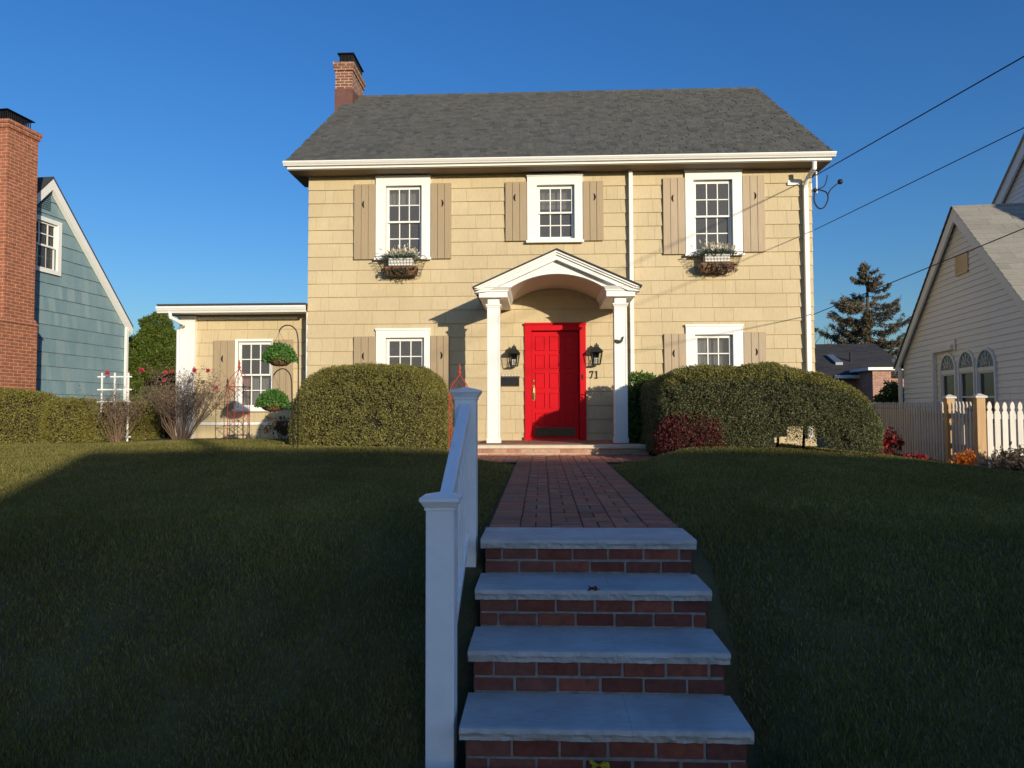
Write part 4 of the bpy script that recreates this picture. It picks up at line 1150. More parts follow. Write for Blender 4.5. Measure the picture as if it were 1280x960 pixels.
def bush(name, label, cat, c, rx, ry, h, nst, nl, lmat, smat, seed, lsize=.05, asp=.5, r0=.006, spread=1.0, lowleaf=.3, flowers=None, fl_n=0):
    rs = np.random.RandomState(seed); r = random.Random(seed)
    t = thing(name, label, cat, c); mb = MB(); tips = []
    for k in range(nst):
        an = r.uniform(0, 2 * math.pi); rr = math.sqrt(r.random())
        tx, ty, tz = rx * rr * math.cos(an) * spread, ry * rr * math.sin(an) * spread, h * r.uniform(.6, 1.0) * (1 - .25 * rr)
        bx, by = tx * .15, ty * .15
        p = [V((bx, by, -.03)), V((bx + (tx - bx) * .35 + r.uniform(-.09, .09) * min(1, h), by + (ty - by) * .35, tz * r.uniform(.32, .5))), V((bx + (tx - bx) * .75 + r.uniform(-.10, .10) * min(1, h), by + (ty - by) * .75, tz * r.uniform(.68, .85))), V((tx, ty, tz))]
        mb.tube([q + V(c) for q in p], [r0 * 1.5, r0 * 1.1, r0 * .8, r0 * .4], 4, caps=False)
        for q in range(4):
            s = r.uniform(.3, .95); i = min(int(s * 3), 2); f = s * 3 - i
            a = p[i].lerp(p[i + 1], f); e = a + V((r.uniform(-1, 1) * rx * .35, r.uniform(-1, 1) * ry * .35, r.uniform(.05, .3) * h))
            mid = (a + e) / 2 + V((r.uniform(-.02, .02), 0, r.uniform(-.02, .02)))
            mb.tube([a + V(c), mid + V(c), e + V(c)], [r0 * .6, r0 * .5, r0 * .3], 3, caps=False)
            tips += [a.lerp(e, u) for u in (.4, .7, 1)]
            for w in range(2):
                e2 = mid + V((r.uniform(-1, 1) * rx * .2, r.uniform(-1, 1) * ry * .2, r.uniform(-.02, .15) * h))
                mb.tube([mid + V(c), e2 + V(c)], [r0 * .45, r0 * .25], 3, caps=False); tips.append(e2)
        tips += [p[3], p[2]]
    mb.build('stems', smat, t)
    if nl:
        T = np.array([tuple(q) for q in tips]); T = T[T[:, 2] > h * lowleaf] if (T[:, 2] > h * lowleaf).sum() > 5 else T
        P = T[rs.randint(0, len(T), nl)] + rs.normal(size=(nl, 3)) * .03
        g = rs.normal(size=(nl, 3)); g /= np.linalg.norm(g, axis=1, keepdims=True)
        np_mesh('leaves', leaves_np(P, g, lsize, asp, rs) + np.array(c, dtype=np.float32), 4, lmat, t)
    return t, tips
def rose_flower(t, p, r, seed):
    r = r * .62
    rs = np.random.RandomState(seed); n = 40
    g = rs.normal(size=(n, 3)); g /= np.linalg.norm(g, axis=1, keepdims=True)
    P = np.tile(np.array(tuple(p)), (n, 1)) + g * r * .3
    np_mesh('rose', leaves_np(P, g, r * 1.1, .9, rs, .35), 4, LM['rose'], t)
def zl(x, y): return float(lawn_h(x, y))
# roses
c = at(147, 548, 12.9); t, _ = bush('rose_bush', 'bare twiggy rose bush with one pink bloom tangled in the white trellis', 'bush', (c.x, 12.9, zl(c.x, 12.9)), .62, .3, 1.12, 34, 1300, LM['dry'], MT['twig'], 41, .035, .5, .004)
rose_flower(t, at(134, 466, 12.8), .06, 1)
c = at(222, 548, 12.8); t, _ = bush('rose_bush', 'wide bare rose bush with several red blooms in front of the sunroom pilaster', 'bush', (c.x + .05, 12.8, zl(c.x, 12.8)), .92, .35, 1.38, 56, 2800, LM['dry'], MT['twig'], 42, .035, .5, .005)
for k, (px, py) in enumerate([(177, 463), (207, 466), (205, 475), (214, 464), (243, 463), (260, 463), (270, 484)]): rose_flower(t, at(px, py, 12.7), .055 if k else .07, k + 3)
# dark plant by the baskets, plants by the fence
c = at(352, 548, 11.9); bush('dark_shrub', 'low dark leafy plant at the left end of the big hedge below the baskets', 'plant', (c.x, 11.9, zl(c.x, 11.9)), .32, .3, .42, 14, 700, LM['roseleaf'], MT['twig'], 43, .06, .5, .004)
c = at(1113, 575, 12.6); bush('burning_bush', 'upright dark red bush against the picket fence', 'shrub', (c.x, 12.6, az(580, 12.6, 1113)), .22, .2, .62, 14, 520, LM['redl'], MT['twig'], 44, .06, .6, .005)
c = at(1141, 578, 11.9); bush('red_groundcover', 'small low bright red plant at the foot of the picket fence', 'plant', (c.x, 11.9, az(583, 11.9, 1141)), .22, .15, .17, 12, 420, LM['redl'], MT['twig'], 45, .05, .6, .004)
c = at(1205, 585, 11.0); bush('orange_shrub', 'small glowing orange shrub beside the cedar gate post', 'shrub', (c.x, 11.0, az(588, 11.0, 1205)), .17, .15, .27, 14, 700, LM['orange'], MT['twig'], 46, .045, .5, .004, lowleaf=.05)
c = at(1258, 592, 10.6); bush('dried_perennials', 'tangle of dry brown and grey stems in front of the white pickets', 'plant', (c.x + .2, 10.7, az(600, 10.7, 1258)), .6, .3, .42, 40, 1200, LM['dry'], MT['twig'], 47, .07, .4, .005, lowleaf=.02)
c = at(1272, 560, 10.6); bush('dark_perennial', 'dark leafy upright plant at the right edge before the white pickets', 'plant', (c.x + .05, 10.9, az(600, 10.9, 1272)), .22, .2, .5, 14, 420, LM['roseleaf'], MT['twig_grey'], 48, .07, .5, .006)
# arborvitae
def conical(name, label, c, prof, n, mat_, seed, size, asp, trunk_r=.1):
    rs = np.random.RandomState(seed); t = thing(name, label, 'tree', c)
    zmax = prof[-1][1]
    z = rs.uniform(0, zmax, n * 2); rr = np.interp(z, [p[1] for p in prof], [p[0] for p in prof])
    k = rs.rand(n * 2) < rr / max(p[0] for p in prof); z = z[k]; rr = rr[k]
    th = rs.uniform(0, 2 * np.pi, len(z))
    P = np.stack([rr * np.cos(th), rr * np.sin(th), z], 1); g = np.stack([np.cos(th), np.sin(th), np.full_like(th, .35)], 1); g /= np.linalg.norm(g, axis=1, keepdims=True)
    nz = vnoise(P, 3.0, seed); nz2 = vnoise(P, 7.0, seed + 1)
    P = P + g * ((nz - .5) * .5 + (nz2 - .5) * .22 - rs.exponential(.07, len(z)))[:, None]
    keep = nz2 > .2; P, g = P[keep], g[keep]
    np_mesh('crown', leaves_np(P, g, size, asp, rs, .55) + np.array(c, dtype=np.float32), 4, mat_, t)
    mb = MB(); mb.tube([V(c) + V((0, 0, -.2)), V(c) + V((0, 0, zmax * .5)), V(c) + V((0, 0, zmax * .95))], [trunk_r, trunk_r * .7, .02], 7)
    mb.build('trunk', MT['bark'], t)
    mb = MB(); mb.lathe([(max(p[0] - .32, .03), p[1]) for p in prof[:-1]] + [(.02, zmax - .3)], c, 16); mb.build('dark_inner_core', MT['core'], t)  # dark inner shell, the crown's inner shade is in its colour
Ya = 19.6
c = at(192, 540, Ya); rA = (ax(226, Ya, 450) - ax(157, Ya, 450)) / 2 + .1
conical('arborvitae', 'dense green arborvitae between the blue house and the sunroom', (c.x, Ya, .9), [(rA * .8, 0), (rA * 1.05, .8), (rA * 1.08, 1.9), (rA * .95, 2.5), (rA * .6, 2.85), (.1, az(389, Ya, 192) - .9)], 60000, LM['arb'], 51, .075, .32)
c2_ = at(240, 540, 19.5)
conical('arborvitae', 'darker arborvitae half hidden behind the sunroom corner', (c2_.x - .3, 21.5, .9), [(.8, 0), (1.0, 1), (.9, 2.0), (.5, 2.5), (.1, 2.8)], 16000, LM['arb'], 52, .09, .4)
c3_ = at(203, 540, 15.2)
conical('shade_fill_shrub', 'dark shrub added in place of the black shade left of the sunroom pilaster', (c3_.x, 15.3, .95), [(.5, 0), (.55, .5), (.45, .9), (.1, 1.15)], 9000, LM['yew_dark'], 53, .06, .4, .03)  # shrub added where the gap holds only deep shade

# spruce far behind
def spruce(label, c, H, R, zlow, seed):
    r = random.Random(seed); rs = np.random.RandomState(seed); t = thing('spruce_tree', label, 'tree', c); mb = MB()
    mb.tube([V(c), V(c) + V((.05, 0, H * .5)), V(c) + V((0, 0, H))], [.28, .16, .03], 8); mb.build('trunk', MT['bark'], t)
    mb = MB(); pts = []; gs = []
    z = zlow
    while z < H - .15:
        f = 1 - (z - zlow) / (H - zlow); L = R * f ** .85 + .12
        nb = 6 if f > .3 else 5
        for k in range(nb):
            if r.random() < .18: continue
            an = r.uniform(0, 2 * math.pi); l = L * r.uniform(.55, 1.12); dr = V((math.cos(an), math.sin(an), 0))
            base = V((0, 0, z + r.uniform(-.15, .15)))
            rise = r.uniform(-.05, .22)
            p = [base, base + dr * l * .35 + V((0, 0, -.10 * l)), base + dr * l * .7 + V((0, 0, -.10 * l + rise * l * .3)), base + dr * l + V((0, 0, .08 * l + rise * l * .8))]
            mb.tube([V(c) + q for q in p], [.035 * f + .012, .025 * f + .01, .016, .006], 4, caps=False)
            nn = int(26 * l + 8)
            for q in range(nn):
                s = r.uniform(.2, 1); i = min(int(s * 3), 2); a = p[i].lerp(p[i + 1], s * 3 - i)
                side = V((-dr.y, dr.x, 0)) * r.uniform(-.3, .3) * (1.15 - s) * l * .5
                pts.append(tuple(a + side + V((0, 0, -abs(r.gauss(0, .09)) * l * .35)))); gs.append(tuple((dr * .6 + V((0, 0, -.35)) + side * .8).normalized()))
        z += r.uniform(.24, .36)
    mb.build('limbs', MT['bark'], t)
    P = np.repeat(np.array(pts), 9, 0); G = np.repeat(np.array(gs), 9, 0)
    P = P + rs.normal(size=P.shape) * .05
    np_mesh('crown', leaves_np(P, G, .17, .28, rs, .45) + np.array(c, dtype=np.float32), 4, LM['spruce'], t)
Ys = 46.0
c = at(1087, 500, Ys)
spruce('tall dark spruce with sparse drooping limbs behind the black roofed house', (c.x, Ys, .9), az(328, Ys, 1087) - .9, 4.1, 3.0, 61)
# bare tree beside it
def bare_tree(label, c, H, seed, r0=.12):
    r = random.Random(seed); t = thing('bare_tree', label, 'tree', c); tr = MB(); tw = MB()
    def grow(p, d, L, rad_, dep):
        q = p + d * L * .5 + V((r.uniform(-1, 1), r.uniform(-1, 1), 0)) * L * .06; e = p + d * L
        (tr if dep < 2 else tw).tube([V(c) + p, V(c) + q, V(c) + e], [rad_, rad_ * .85, rad_ * .65], 5 if dep < 2 else 3, caps=False)
        if dep >= 5: return
        for k in range(3 if dep else 4):
            nd = (d + V((r.uniform(-1, 1), r.uniform(-1, 1), r.uniform(-.2, .7))) * .75).normalized(); grow(e.lerp(p, r.uniform(0, .3)), nd, L * r.uniform(.6, .8), rad_ * .58, dep + 1)
    grow(V((0, 0, -.2)), V((0, 0, 1)), H * .33, r0, 0)
    tr.build('trunk', MT['bark'], t); tw.build('crown', MT['twig_grey'], t)
c = at(1026, 500, 52.0); bare_tree('leafless grey tree between the beige house and the spruce', (c.x, 52, .9), 9.0, 71)

# ---------------------------------------------------------------- garden ironwork
def build_obelisk(label, px, Y, pyb):
    g = at(px, pyb, Y); t = thing('garden_obelisk', label, 'trellis', (g.x, Y, zl(g.x, Y) - .02), 'red iron garden obelisks')
    w = .135; mb = MB(); H = .95
    for sx in (-1, 1):
        for sy in (-1, 1):
            mb.tube([(sx * w, sy * w, 0), (sx * w, sy * w, H), (sx * w * .95, sy * w * .95, H + .07), (sx * w * .7, sy * w * .7, H + .17), (sx * w * .3, sy * w * .3, H + .25), (0, 0, H + .31)], .0065, 5)
    mb.build('legs', MT['obelisk'], t, local=True)
    mb = MB()
    def flush(nm):
        mb.build(nm, MT['obelisk'], t, local=True)
    for z0, z1 in ((.12, .31), (.31, .5)):
        for a in ((-1, -1, 1, -1), (1, -1, 1, 1), (1, 1, -1, 1), (-1, 1, -1, -1)):
            mb.tube([(a[0] * w, a[1] * w, z0), (a[2] * w, a[3] * w, z1)], .003, 4); mb.tube([(a[2] * w, a[3] * w, z0), (a[0] * w, a[1] * w, z1)], .003, 4)
    for z in (.12, .5, H):
        if z == H: flush('lower_lattice'); mb = MB()
        for a in ((-1, -1, 1, -1), (1, -1, 1, 1), (1, 1, -1, 1), (-1, 1, -1, -1)): mb.tube([(a[0] * w, a[1] * w, z), (a[2] * w, a[3] * w, z)], .0045, 4)
    for z0, z1 in ((H - .2, H),):
        for a in ((-1, -1, 1, -1), (1, -1, 1, 1), (1, 1, -1, 1), (-1, 1, -1, -1)):
            mb.tube([(a[0] * w, a[1] * w, z0), (a[2] * w, a[3] * w, z1)], .003, 4); mb.tube([(a[2] * w, a[3] * w, z0), (a[0] * w, a[1] * w, z1)], .003, 4)
    for a in ((-1, -1, 1, -1), (1, 1, -1, 1)):
        mb.tube([(a[0] * w, a[1] * w, H), (0, a[1] * w * .5, H + .2), (a[2] * w, a[3] * w, H)], .004, 4)
    mb.build('upper_lattice', MT['obelisk'], t, local=True)
    mb = MB(); mb.lathe([(.012, H + .29), (.03, H + .34), (.012, H + .37), (.022, H + .40), (.004, H + .47)], (0, 0, 0), 8); mb.build('finial', MT['obelisk'], t, local=True)
build_obelisk('rusty red iron obelisk in front of the sunroom window', 298, 12.2, 549)
build_obelisk('red iron obelisk at the right end of the big hedge, behind the handrail', 574.5, 10.35, 562)
# white trellis
Yt = 13.2; g = at(140, 546, Yt); t = thing('garden_trellis', 'white wooden garden trellis among the bare rose stems', 'trellis', (g.x, Yt, zl(g.x, Yt)))
b = MB(); zb = zl(g.x, Yt) - .05
for px in (127, 143, 160): xx = ax(px, Yt, 510); b.box(xx - .013, xx + .013, Yt - .01, Yt + .01, zb if px == 160 else az(515, Yt, 140), az(466, Yt, 140))
for k, py in enumerate((471, 487, 502, 546)):
    zz = az(py, Yt, 140); b.box(ax(122 if k < 3 else 156, Yt, 500), ax(165, Yt, 500), Yt - .022, Yt - .008, zz - .012, zz + .012)
b.build('lattice', MT['white'], t)
# hooks and baskets
Yh = 9.8
def build_hook(label, pts, pole_px, basey, which):
    P = [at(px, py, Yh) for px, py in pts]
    foot = at(pole_px, basey, Yh); fz = zl(foot.x, Yh) - .1
    t = thing('shepherd_hook', label, 'hook', (foot.x, Yh, fz), 'shepherd hooks holding baskets')
    mb = MB(); mb.tube([V((foot.x, Yh, fz))] + curve(P), .009, 6, caps=True); mb.build('pole', MT['iron'], t, smooth=True)
build_hook('tall shepherd hook carrying the upper green basket', [(373, 440), (372.5, 424), (370.5, 414), (366, 408.5), (360, 406.5), (354, 408), (350, 412), (349, 415)], 372.5, 556, 0)
build_hook('short shepherd hook carrying the lower green basket', [(364.5, 478), (363, 469), (358, 462.5), (352, 461), (346, 464), (342, 469)], 367, 556, 1)
def build_basket(label, px, pyf, pyb, hook_px, hook_py, seed):
    p = at(px, pyb, Yh); t = thing('hanging_basket', label, 'planter', tuple(p), 'green hanging baskets')
    r = .19; b = MB()
    b.lathe([(.03, 0), (.10, .015), (.155, .06), (r, .115), (r - .015, .115), (r - .03, .10)], tuple(p), 20); b.build('coco_liner', MT['coco'], t, smooth=True)
    b = MB()
    for k in range(10):
        a = 2 * math.pi * k / 10; b.tube([p + V((rr * math.cos(a), rr * math.sin(a), z)) for rr, z in ((.03, -.004), (.105, .012), (.16, .058), (r + .004, .118))], .003, 4)
    b.tube([p + V(((r + .004) * math.cos(2 * math.pi * k / 24), (r + .004) * math.sin(2 * math.pi * k / 24), .118)) for k in range(25)], .004, 4)
    hk = at(hook_px, hook_py, Yh)
    for a in (0, 2.1, 4.2): b.tube([p + V((r * math.cos(a), r * math.sin(a), .118)), hk], .0022, 3)
    b.build('wire_frame', MT['iron'], t)
    rs = np.random.RandomState(seed); P, g_ = uniform_superell(2600, rs, .225, .225, at(px, pyf, Yh).z - p.z - .10, 2.0); P = P * rs.uniform(.72, 1.02, (len(P), 1)); P[:, 2] += .09
    P[:, 2] -= .03 * ((P[:, 0] ** 2 + P[:, 1] ** 2) / .05)
    np_mesh('foliage', leaves_np(P, g_, .036, .62, rs, .6) + np.array(tuple(p), dtype=np.float32), 4, LM['bright'], t)
build_basket('upper hanging basket of bright green leaves before the sunroom shutter', 349.5, 428, 457.5, 349, 415, 5)
build_basket('lower hanging basket of bright green leaves, nearer the lawn', 341, 486.5, 514, 342, 469, 6)
# window baskets
def build_winbasket(label, W_, seed, tilt):
    x0, x1, z0, z1 = W_['C']; cx = (x0 + x1) / 2; zt = z0 - .015
    t = thing('window_basket', label, 'planter', (cx, Fy - .07, zt - .3), 'wire window baskets'); b = MB(); I = MT['iron']
    wt, wb, dt = .46, .34, .26; y0 = Fy - .075; zb = zt - .34
    def q(u, v, dpt): # u -1..1, v 0 top .. 1 bottom, curved inwards
        k = 1 - .9 * math.sin(v * math.pi / 2) ** 1.0 if False else (1 - v) ** 1.6
        w = wb + (wt - wb) * k; d = (dt - .10) + .10 * k
        return V((cx + u * w, y0 - d * dpt, zt - (zt - zb) * v))
    for v in np.linspace(0, 1, 7):
        b.tube([q(-1, v, 0), q(-1, v, 1), q(1, v, 1), q(1, v, 0)], .0035 if v > .05 else .006, 4)
    for u in np.linspace(-1, 1, 15): b.tube([q(u, v, 1) for v in np.linspace(0, 1, 6)] + [q(u, 1, 0)], .003, 4)
    for dd in (.0, .5):
        for u in (-1, 1): b.tube([q(u, v, dd) for v in np.linspace(0, 1, 6)], .003, 4)
    b.build('wire_frame', I, t)
    rs = np.random.RandomState(seed)
    b = MB(); b.box(cx - .22, cx + .22, y0 - .2, y0 - .04, zt - .16, zt - .02); b.build('planter_box', M('white_planter', (.68, .66, .60), .7), t, bevel=.01)
    b = MB(); b.hexa([(cx - .28, y0 - .15, zb + .01), (cx + .28, y0 - .15, zb + .01), (cx + .28, y0 - .01, zb + .01), (cx - .28, y0 - .01, zb + .01), (cx - .31, y0 - .2, zt - .165), (cx + .31, y0 - .2, zt - .165), (cx + .31, y0 - .01, zt - .165), (cx - .31, y0 - .01, zt - .165)]); b.build('coco_liner', MT['coco'], t, bevel=.03)
    n = 800; P = np.stack([rs.normal(cx, .14, n).clip(cx - .3, cx + .3), rs.uniform(y0 - .22, y0 - .03, n), zt - .03 + np.abs(rs.normal(0, .04, n))], 1)
    g = rs.normal(size=(n, 3)) * .4 + np.array([0, -.1, 1]); g /= np.linalg.norm(g, axis=1, keepdims=True)
    np_mesh('foliage', leaves_np(P, g, .08, .35, rs, .4), 4, LM['greyg'], t)
    n = 300; P = np.stack([rs.normal(cx + .02, .13, n).clip(cx - .34, cx + .34), rs.uniform(y0 - .24, y0 - .03, n), zt + .03 + np.abs(rs.normal(0, .06, n))], 1)
    g = rs.normal(size=(n, 3)) * .5 + np.array([0, -.3, 1]); g /= np.linalg.norm(g, axis=1, keepdims=True)
    np_mesh('flowers', leaves_np(P, g, .075, .38, rs, .5), 4, LM['white'], t)
    n = 420; P = np.stack([rs.normal(cx - tilt, .17, n).clip(cx - .32, cx + .32), rs.uniform(y0 - .25, y0 - .1, n), zt - .2 - np.abs(rs.normal(0, .06, n))], 1)
    g = rs.normal(size=(n, 3)) * .6 + np.array([0, -.4, -.5]); g /= np.linalg.norm(g, axis=1, keepdims=True)
    np_mesh('trailing_leaves', leaves_np(P, g, .06, .5, rs, .5), 4, LM['dry'] if tilt < 0 else LM['roseleaf'], t)
build_winbasket('wire basket of pale flowers under the upper left window', WIN[0], 7, .05)
build_winbasket('wire basket of pale flowers under the upper right window with wires across it', WIN[2], 8, -.05)

# ---------------------------------------------------------------- neighbours
def frame_from(px_vp):
    d = ray(px_vp, 517); d.z = 0; d.normalize(); return d
# blue house on the left
w_b = frame_from(760); n_b = V((w_b.y, -w_b.x, 0))             # n points right, out of the gable
Cb = at(155.5, 500, 18.0); Cb.z = 0
def bl(px, py, off=0):
    P = on_plane(px, py, Cb + n_b * off, n_b) - Cb
    return P.dot(w_b), P.z + 0.0
rzb = math.atan2(-w_b.x, w_b.y)
blue = thing('blue_house', 'blue shingled gabled house with a tall red brick chimney at the left edge', 'house', tuple(Cb), rz=rzb)
ya, zp = bl(60, 221); ze = bl(157, 402)[1]; half = -ya
yn = ya - half
zb_ = .8
poly = [(yn, zb_), (0, zb_), (0, ze), (ya, zp - .1), (yn, ze)]
wr = bl(75, 279); wl = (wr[0] - .92, 0); wz1 = bl(75, 279)[1]; wz0 = bl(75, 346)[1]
wc = (wl[0], wr[0], wz0, wz1)
ws_ = (wl[0] + .10, wr[0] - .10, wz0 + .09, wz1 - .09)
b = MB()
def pbox(a, c, d, e): b.box(-.12, -.002, a, c, d, e)
wall_with_holes(b, yn, 0, zb_, ze, [ws_], pbox)
q = [(yn, ze), (0, ze), (ya, zp - .1)]
# gable above the eave, around the window
tri = [(-.12, p[0], p[1]) for p in q]
if ws_[3] > ze:
    a, c, z1 = ws_[0], ws_[1], ws_[3]
    lft = [(yn, ze), (a, ze), (a, min(z1, ze + (a - yn) / half * (zp - .1 - ze)))]
    def rl(y): return ze + (zp - .1 - ze) * (1 - abs(y - ya) / half)
    for P in ([(yn, ze), (a, ze), (a, rl(a))], [(c, max(ze, ws_[2])), (0.0, ze), (c, rl(c))] if c > ya else [(c, ze), (0, ze), (ya, rl(ya)), (c, rl(c))], [(a, z1), (c, z1), (c, rl(c))] + ([(ya, rl(ya))] if a < ya < c else []) + [(a, rl(a))], [(a, ze), (c, ze), (c, ws_[2]), (a, ws_[2])] if ws_[2] > ze else None):
        if P: b.prism([(-.12, p[0], p[1]) for p in P], (.118, 0, 0))
b.box(-9, -.121, yn, yn + .12, zb_, ze); b.box(-9, -.121, -.12, 0, zb_, ze); b.box(-9, -8.9, yn + .12, -.12, zb_, ze)
b.build('wall', MT['blue'], blue, local=True)
b = MB(); clad(b, (0, 0, 0), (0, 1, 0), (1, 0, 0), poly, [(wc[0] + .02, wc[1] - .02, wc[2] + .02, wc[3] - .02)], .305, .11, .24, .025, zb_, 77); b.build('siding', MT['shake_blue'], blue, local=True)
b = MB(); sl = (zp - ze) / half
for s in (-1, 1):
    y1 = ya + s * (half + .10); z1 = zp - sl * (half + .10)
    P = [V((.14, ya, zp)), V((-9, ya, zp)), V((-9, y1, z1)), V((.14, y1, z1))]
    if s < 0: P.reverse()
    b.hexa([p - V((0, 0, .05)) for p in P] + P)
b.build('roof', MT['roofbase'], blue, local=True)
b = MB()
for s in (-1, 1):
    y1 = ya + s * (half + .08); z1 = zp - sl * (half + .08)
    b.prism([(.035, ya, zp - .055), (.035, y1, z1 - .055), (.035, y1, z1 - .24), (.035, ya, zp - .29)], (.10, 0, 0))
b.build('rake_board', MT['white'], blue, local=True)
b = MB(); b.box(.035, .10, -.09, -.02, zb_, ze - .05); b.build('downspout', MT['white'], blue, local=True)
b = MB(); x_ = .04
b.box(.001, x_ + .02, wc[0], ws_[0], wc[2], wc[3]); b.box(.001, x_ + .02, ws_[1], wc[1], wc[2], wc[3]); b.box(.001, x_ + .02, ws_[0], ws_[1], ws_[3], wc[3]); b.box(.001, x_ + .035, ws_[0], ws_[1], wc[2], ws_[2])
win = b.build('window', MT['white'], blue, local=True)
b = MB(); zm = (ws_[2] + ws_[3]) / 2
for (a_, c_, xx) in ((zm - .02, ws_[3], .0), (ws_[2], zm + .02, -.04)):
    b.box(xx - .035, xx, ws_[0], ws_[0] + .045, a_, c_); b.box(xx - .035, xx, ws_[1] - .045, ws_[1], a_, c_); b.box(xx - .035, xx, ws_[0] + .045, ws_[1] - .045, c_ - .04, c_); b.box(xx - .035, xx, ws_[0] + .045, ws_[1] - .045, a_, a_ + .04)
    for k in (1, 2):
        yk = ws_[0] + (ws_[1] - ws_[0]) * k / 3; b.box(xx - .025, xx - .005, yk - .012, yk + .012, a_ + .04, c_ - .04)
    b.box(xx - .026, xx - .006, ws_[0] + .045, ws_[1] - .045, (a_ + c_) / 2 - .012, (a_ + c_) / 2 + .012)
b.build('sash', MT['white'], win, local=True)
b = MB(); b.box(-.05, -.045, ws_[0], ws_[1], ws_[2], ws_[3]); b.build('pane', MT['glass'], win, local=True)
b = MB(); b.box(-.115, -.11, ws_[0], ws_[1], ws_[2], ws_[3]); b.build('blind', MT['blind'], win, local=True)
v0 = bl(50, 245); v1 = bl(61, 262); b = MB(); y0_, y1_, z0_, z1_ = v1[0] - .34, v1[0], v1[1] - .02, v1[1] + .38
for k in range(8): zz = z0_ + (z1_ - z0_) * k / 8; b.hexa([(.028, y0_, zz), (.045, y0_, zz - .01), (.045, y1_, zz - .01), (.028, y1_, zz), (.028, y0_, zz + .04), (.05, y0_, zz + .004), (.05, y1_, zz + .004), (.028, y1_, zz + .04)])
b.build('vent', MT['blue'], blue, local=True)
co = .62
k0 = bl(11, 149, co); k1 = bl(48, 175, co); kz = k0[1]; ks = bl(46, 404, co)[1]
b = MB(); b.box(.03, co, k0[0], k1[0], ks, kz - .16); b.box(.0, co + .03, k0[0] - .03, k1[0] + .03, kz - .159, kz - .08); b.box(-.02, co + .05, k0[0] - .05, k1[0] + .05, kz - .079, kz)
b.box(.03, co + .02, k0[0] - .12, k1[0] + .07, zb_, ks - .07); b.hexa([(.03, k0[0] - .14, ks - .069), (co + .045, k0[0] - .14, ks - .069), (co + .045, k1[0] + .1, ks - .069), (.03, k1[0] + .1, ks - .069), (.03, k0[0] - .01, ks + .06), (co + .005, k0[0] - .01, ks + .06), (co + .005, k1[0] + .01, ks + .06), (.03, k1[0] + .01, ks + .06)])
chb = b.build('chimney', MT['bluechim'], blue, local=True)
b = MB(); m0, m1 = k0[0] + .03, k1[0] - .15
for i in range(13):
    y = m0 + (m1 - m0) * i / 12
    for xx in (.12, co - .06): b.box(xx - .006, xx + .006, y - .008, y + .008, kz, kz + .2)
for i in range(1, 9):
    xx = .12 + (co - .18) * i / 9
    for y in (m0, m1): b.box(xx - .008, xx + .008, y - .006, y + .006, kz, kz + .2)
b.hexa([(.05, m0 - .06, kz + .2), (co, m0 - .06, kz + .2), (co, m1 + .08, kz + .2), (.05, m1 + .08, kz + .2), (.08, m0 - .03, kz + .225), (co - .03, m0 - .03, kz + .225), (co - .03, m1 + .05, kz + .225), (.08, m1 + .05, kz + .225)])
b.build('chimney_cap', MT['black'], chb, local=True)

# grey house on the right
w_g = frame_from(772); n_g = V((-w_g.y, w_g.x, 0))             # points left, out of the gable
Cg = at(1131, 500, 17.0); Cg.z = 0
def gl_(px, py, off=0):
    P = on_plane(px, py, Cg + n_g * off, n_g) - Cg
    return P.dot(w_g), P.z
rzg = math.atan2(-w_g.x, w_g.y)
grey = thing('grey_house', 'grey vinyl sided gabled house with three arched windows at the right edge', 'house', tuple(Cg), rz=rzg)
ya, zp = gl_(1199, 257); ze = gl_(1130, 447)[1]; half = -ya; yn = ya - half; zb_ = .3; sl = (zp - ze) / half
aw = []
for (p0_, p1_, pt, ptr) in ((1178, 1197.5, 441, 461), (1200.5, 1221.5, 437, 458), (1223.5, 1248, 434, 456)):
    pm = (p0_ + p1_) / 2
    aw.append((gl_(p1_, 480)[0], gl_(p0_, 480)[0], gl_(pm, pt)[1], gl_(pm, ptr)[1]))
wz0 = 1.35
hl = [(a[0], a[1], wz0, a[2]) for a in aw]
b = MB(); wall_with_holes(b, yn, 0, zb_, ze, [], lambda a, c, d, e: b.box(.16, .2, a, c, d, e)); b.prism([(.16, yn, ze), (.16, 0, ze), (.16, ya, zp - .1)], (.04, 0, 0))
b.box(.2, 7, yn, yn + .12, zb_, ze); b.box(.2, 7, -.12, 0, zb_, ze)
b.build('wall', MT['room'], grey, local=True)
b = MB()
clad(b, (0, 0, 0), (0, 1, 0), (-1, 0, 0), [(yn, zb_), (0, zb_), (0, ze), (ya, zp - .1), (yn, ze)], [(a[0] + .02, a[1] - .02, wz0, a[2] - (a[1] - a[0]) / 2 - .02) for a in aw], .112, 3.5, 3.8, .017, zb_, 91, gap=.002, back=.0)
b.build('siding', MT['vinyl'], grey, local=True)
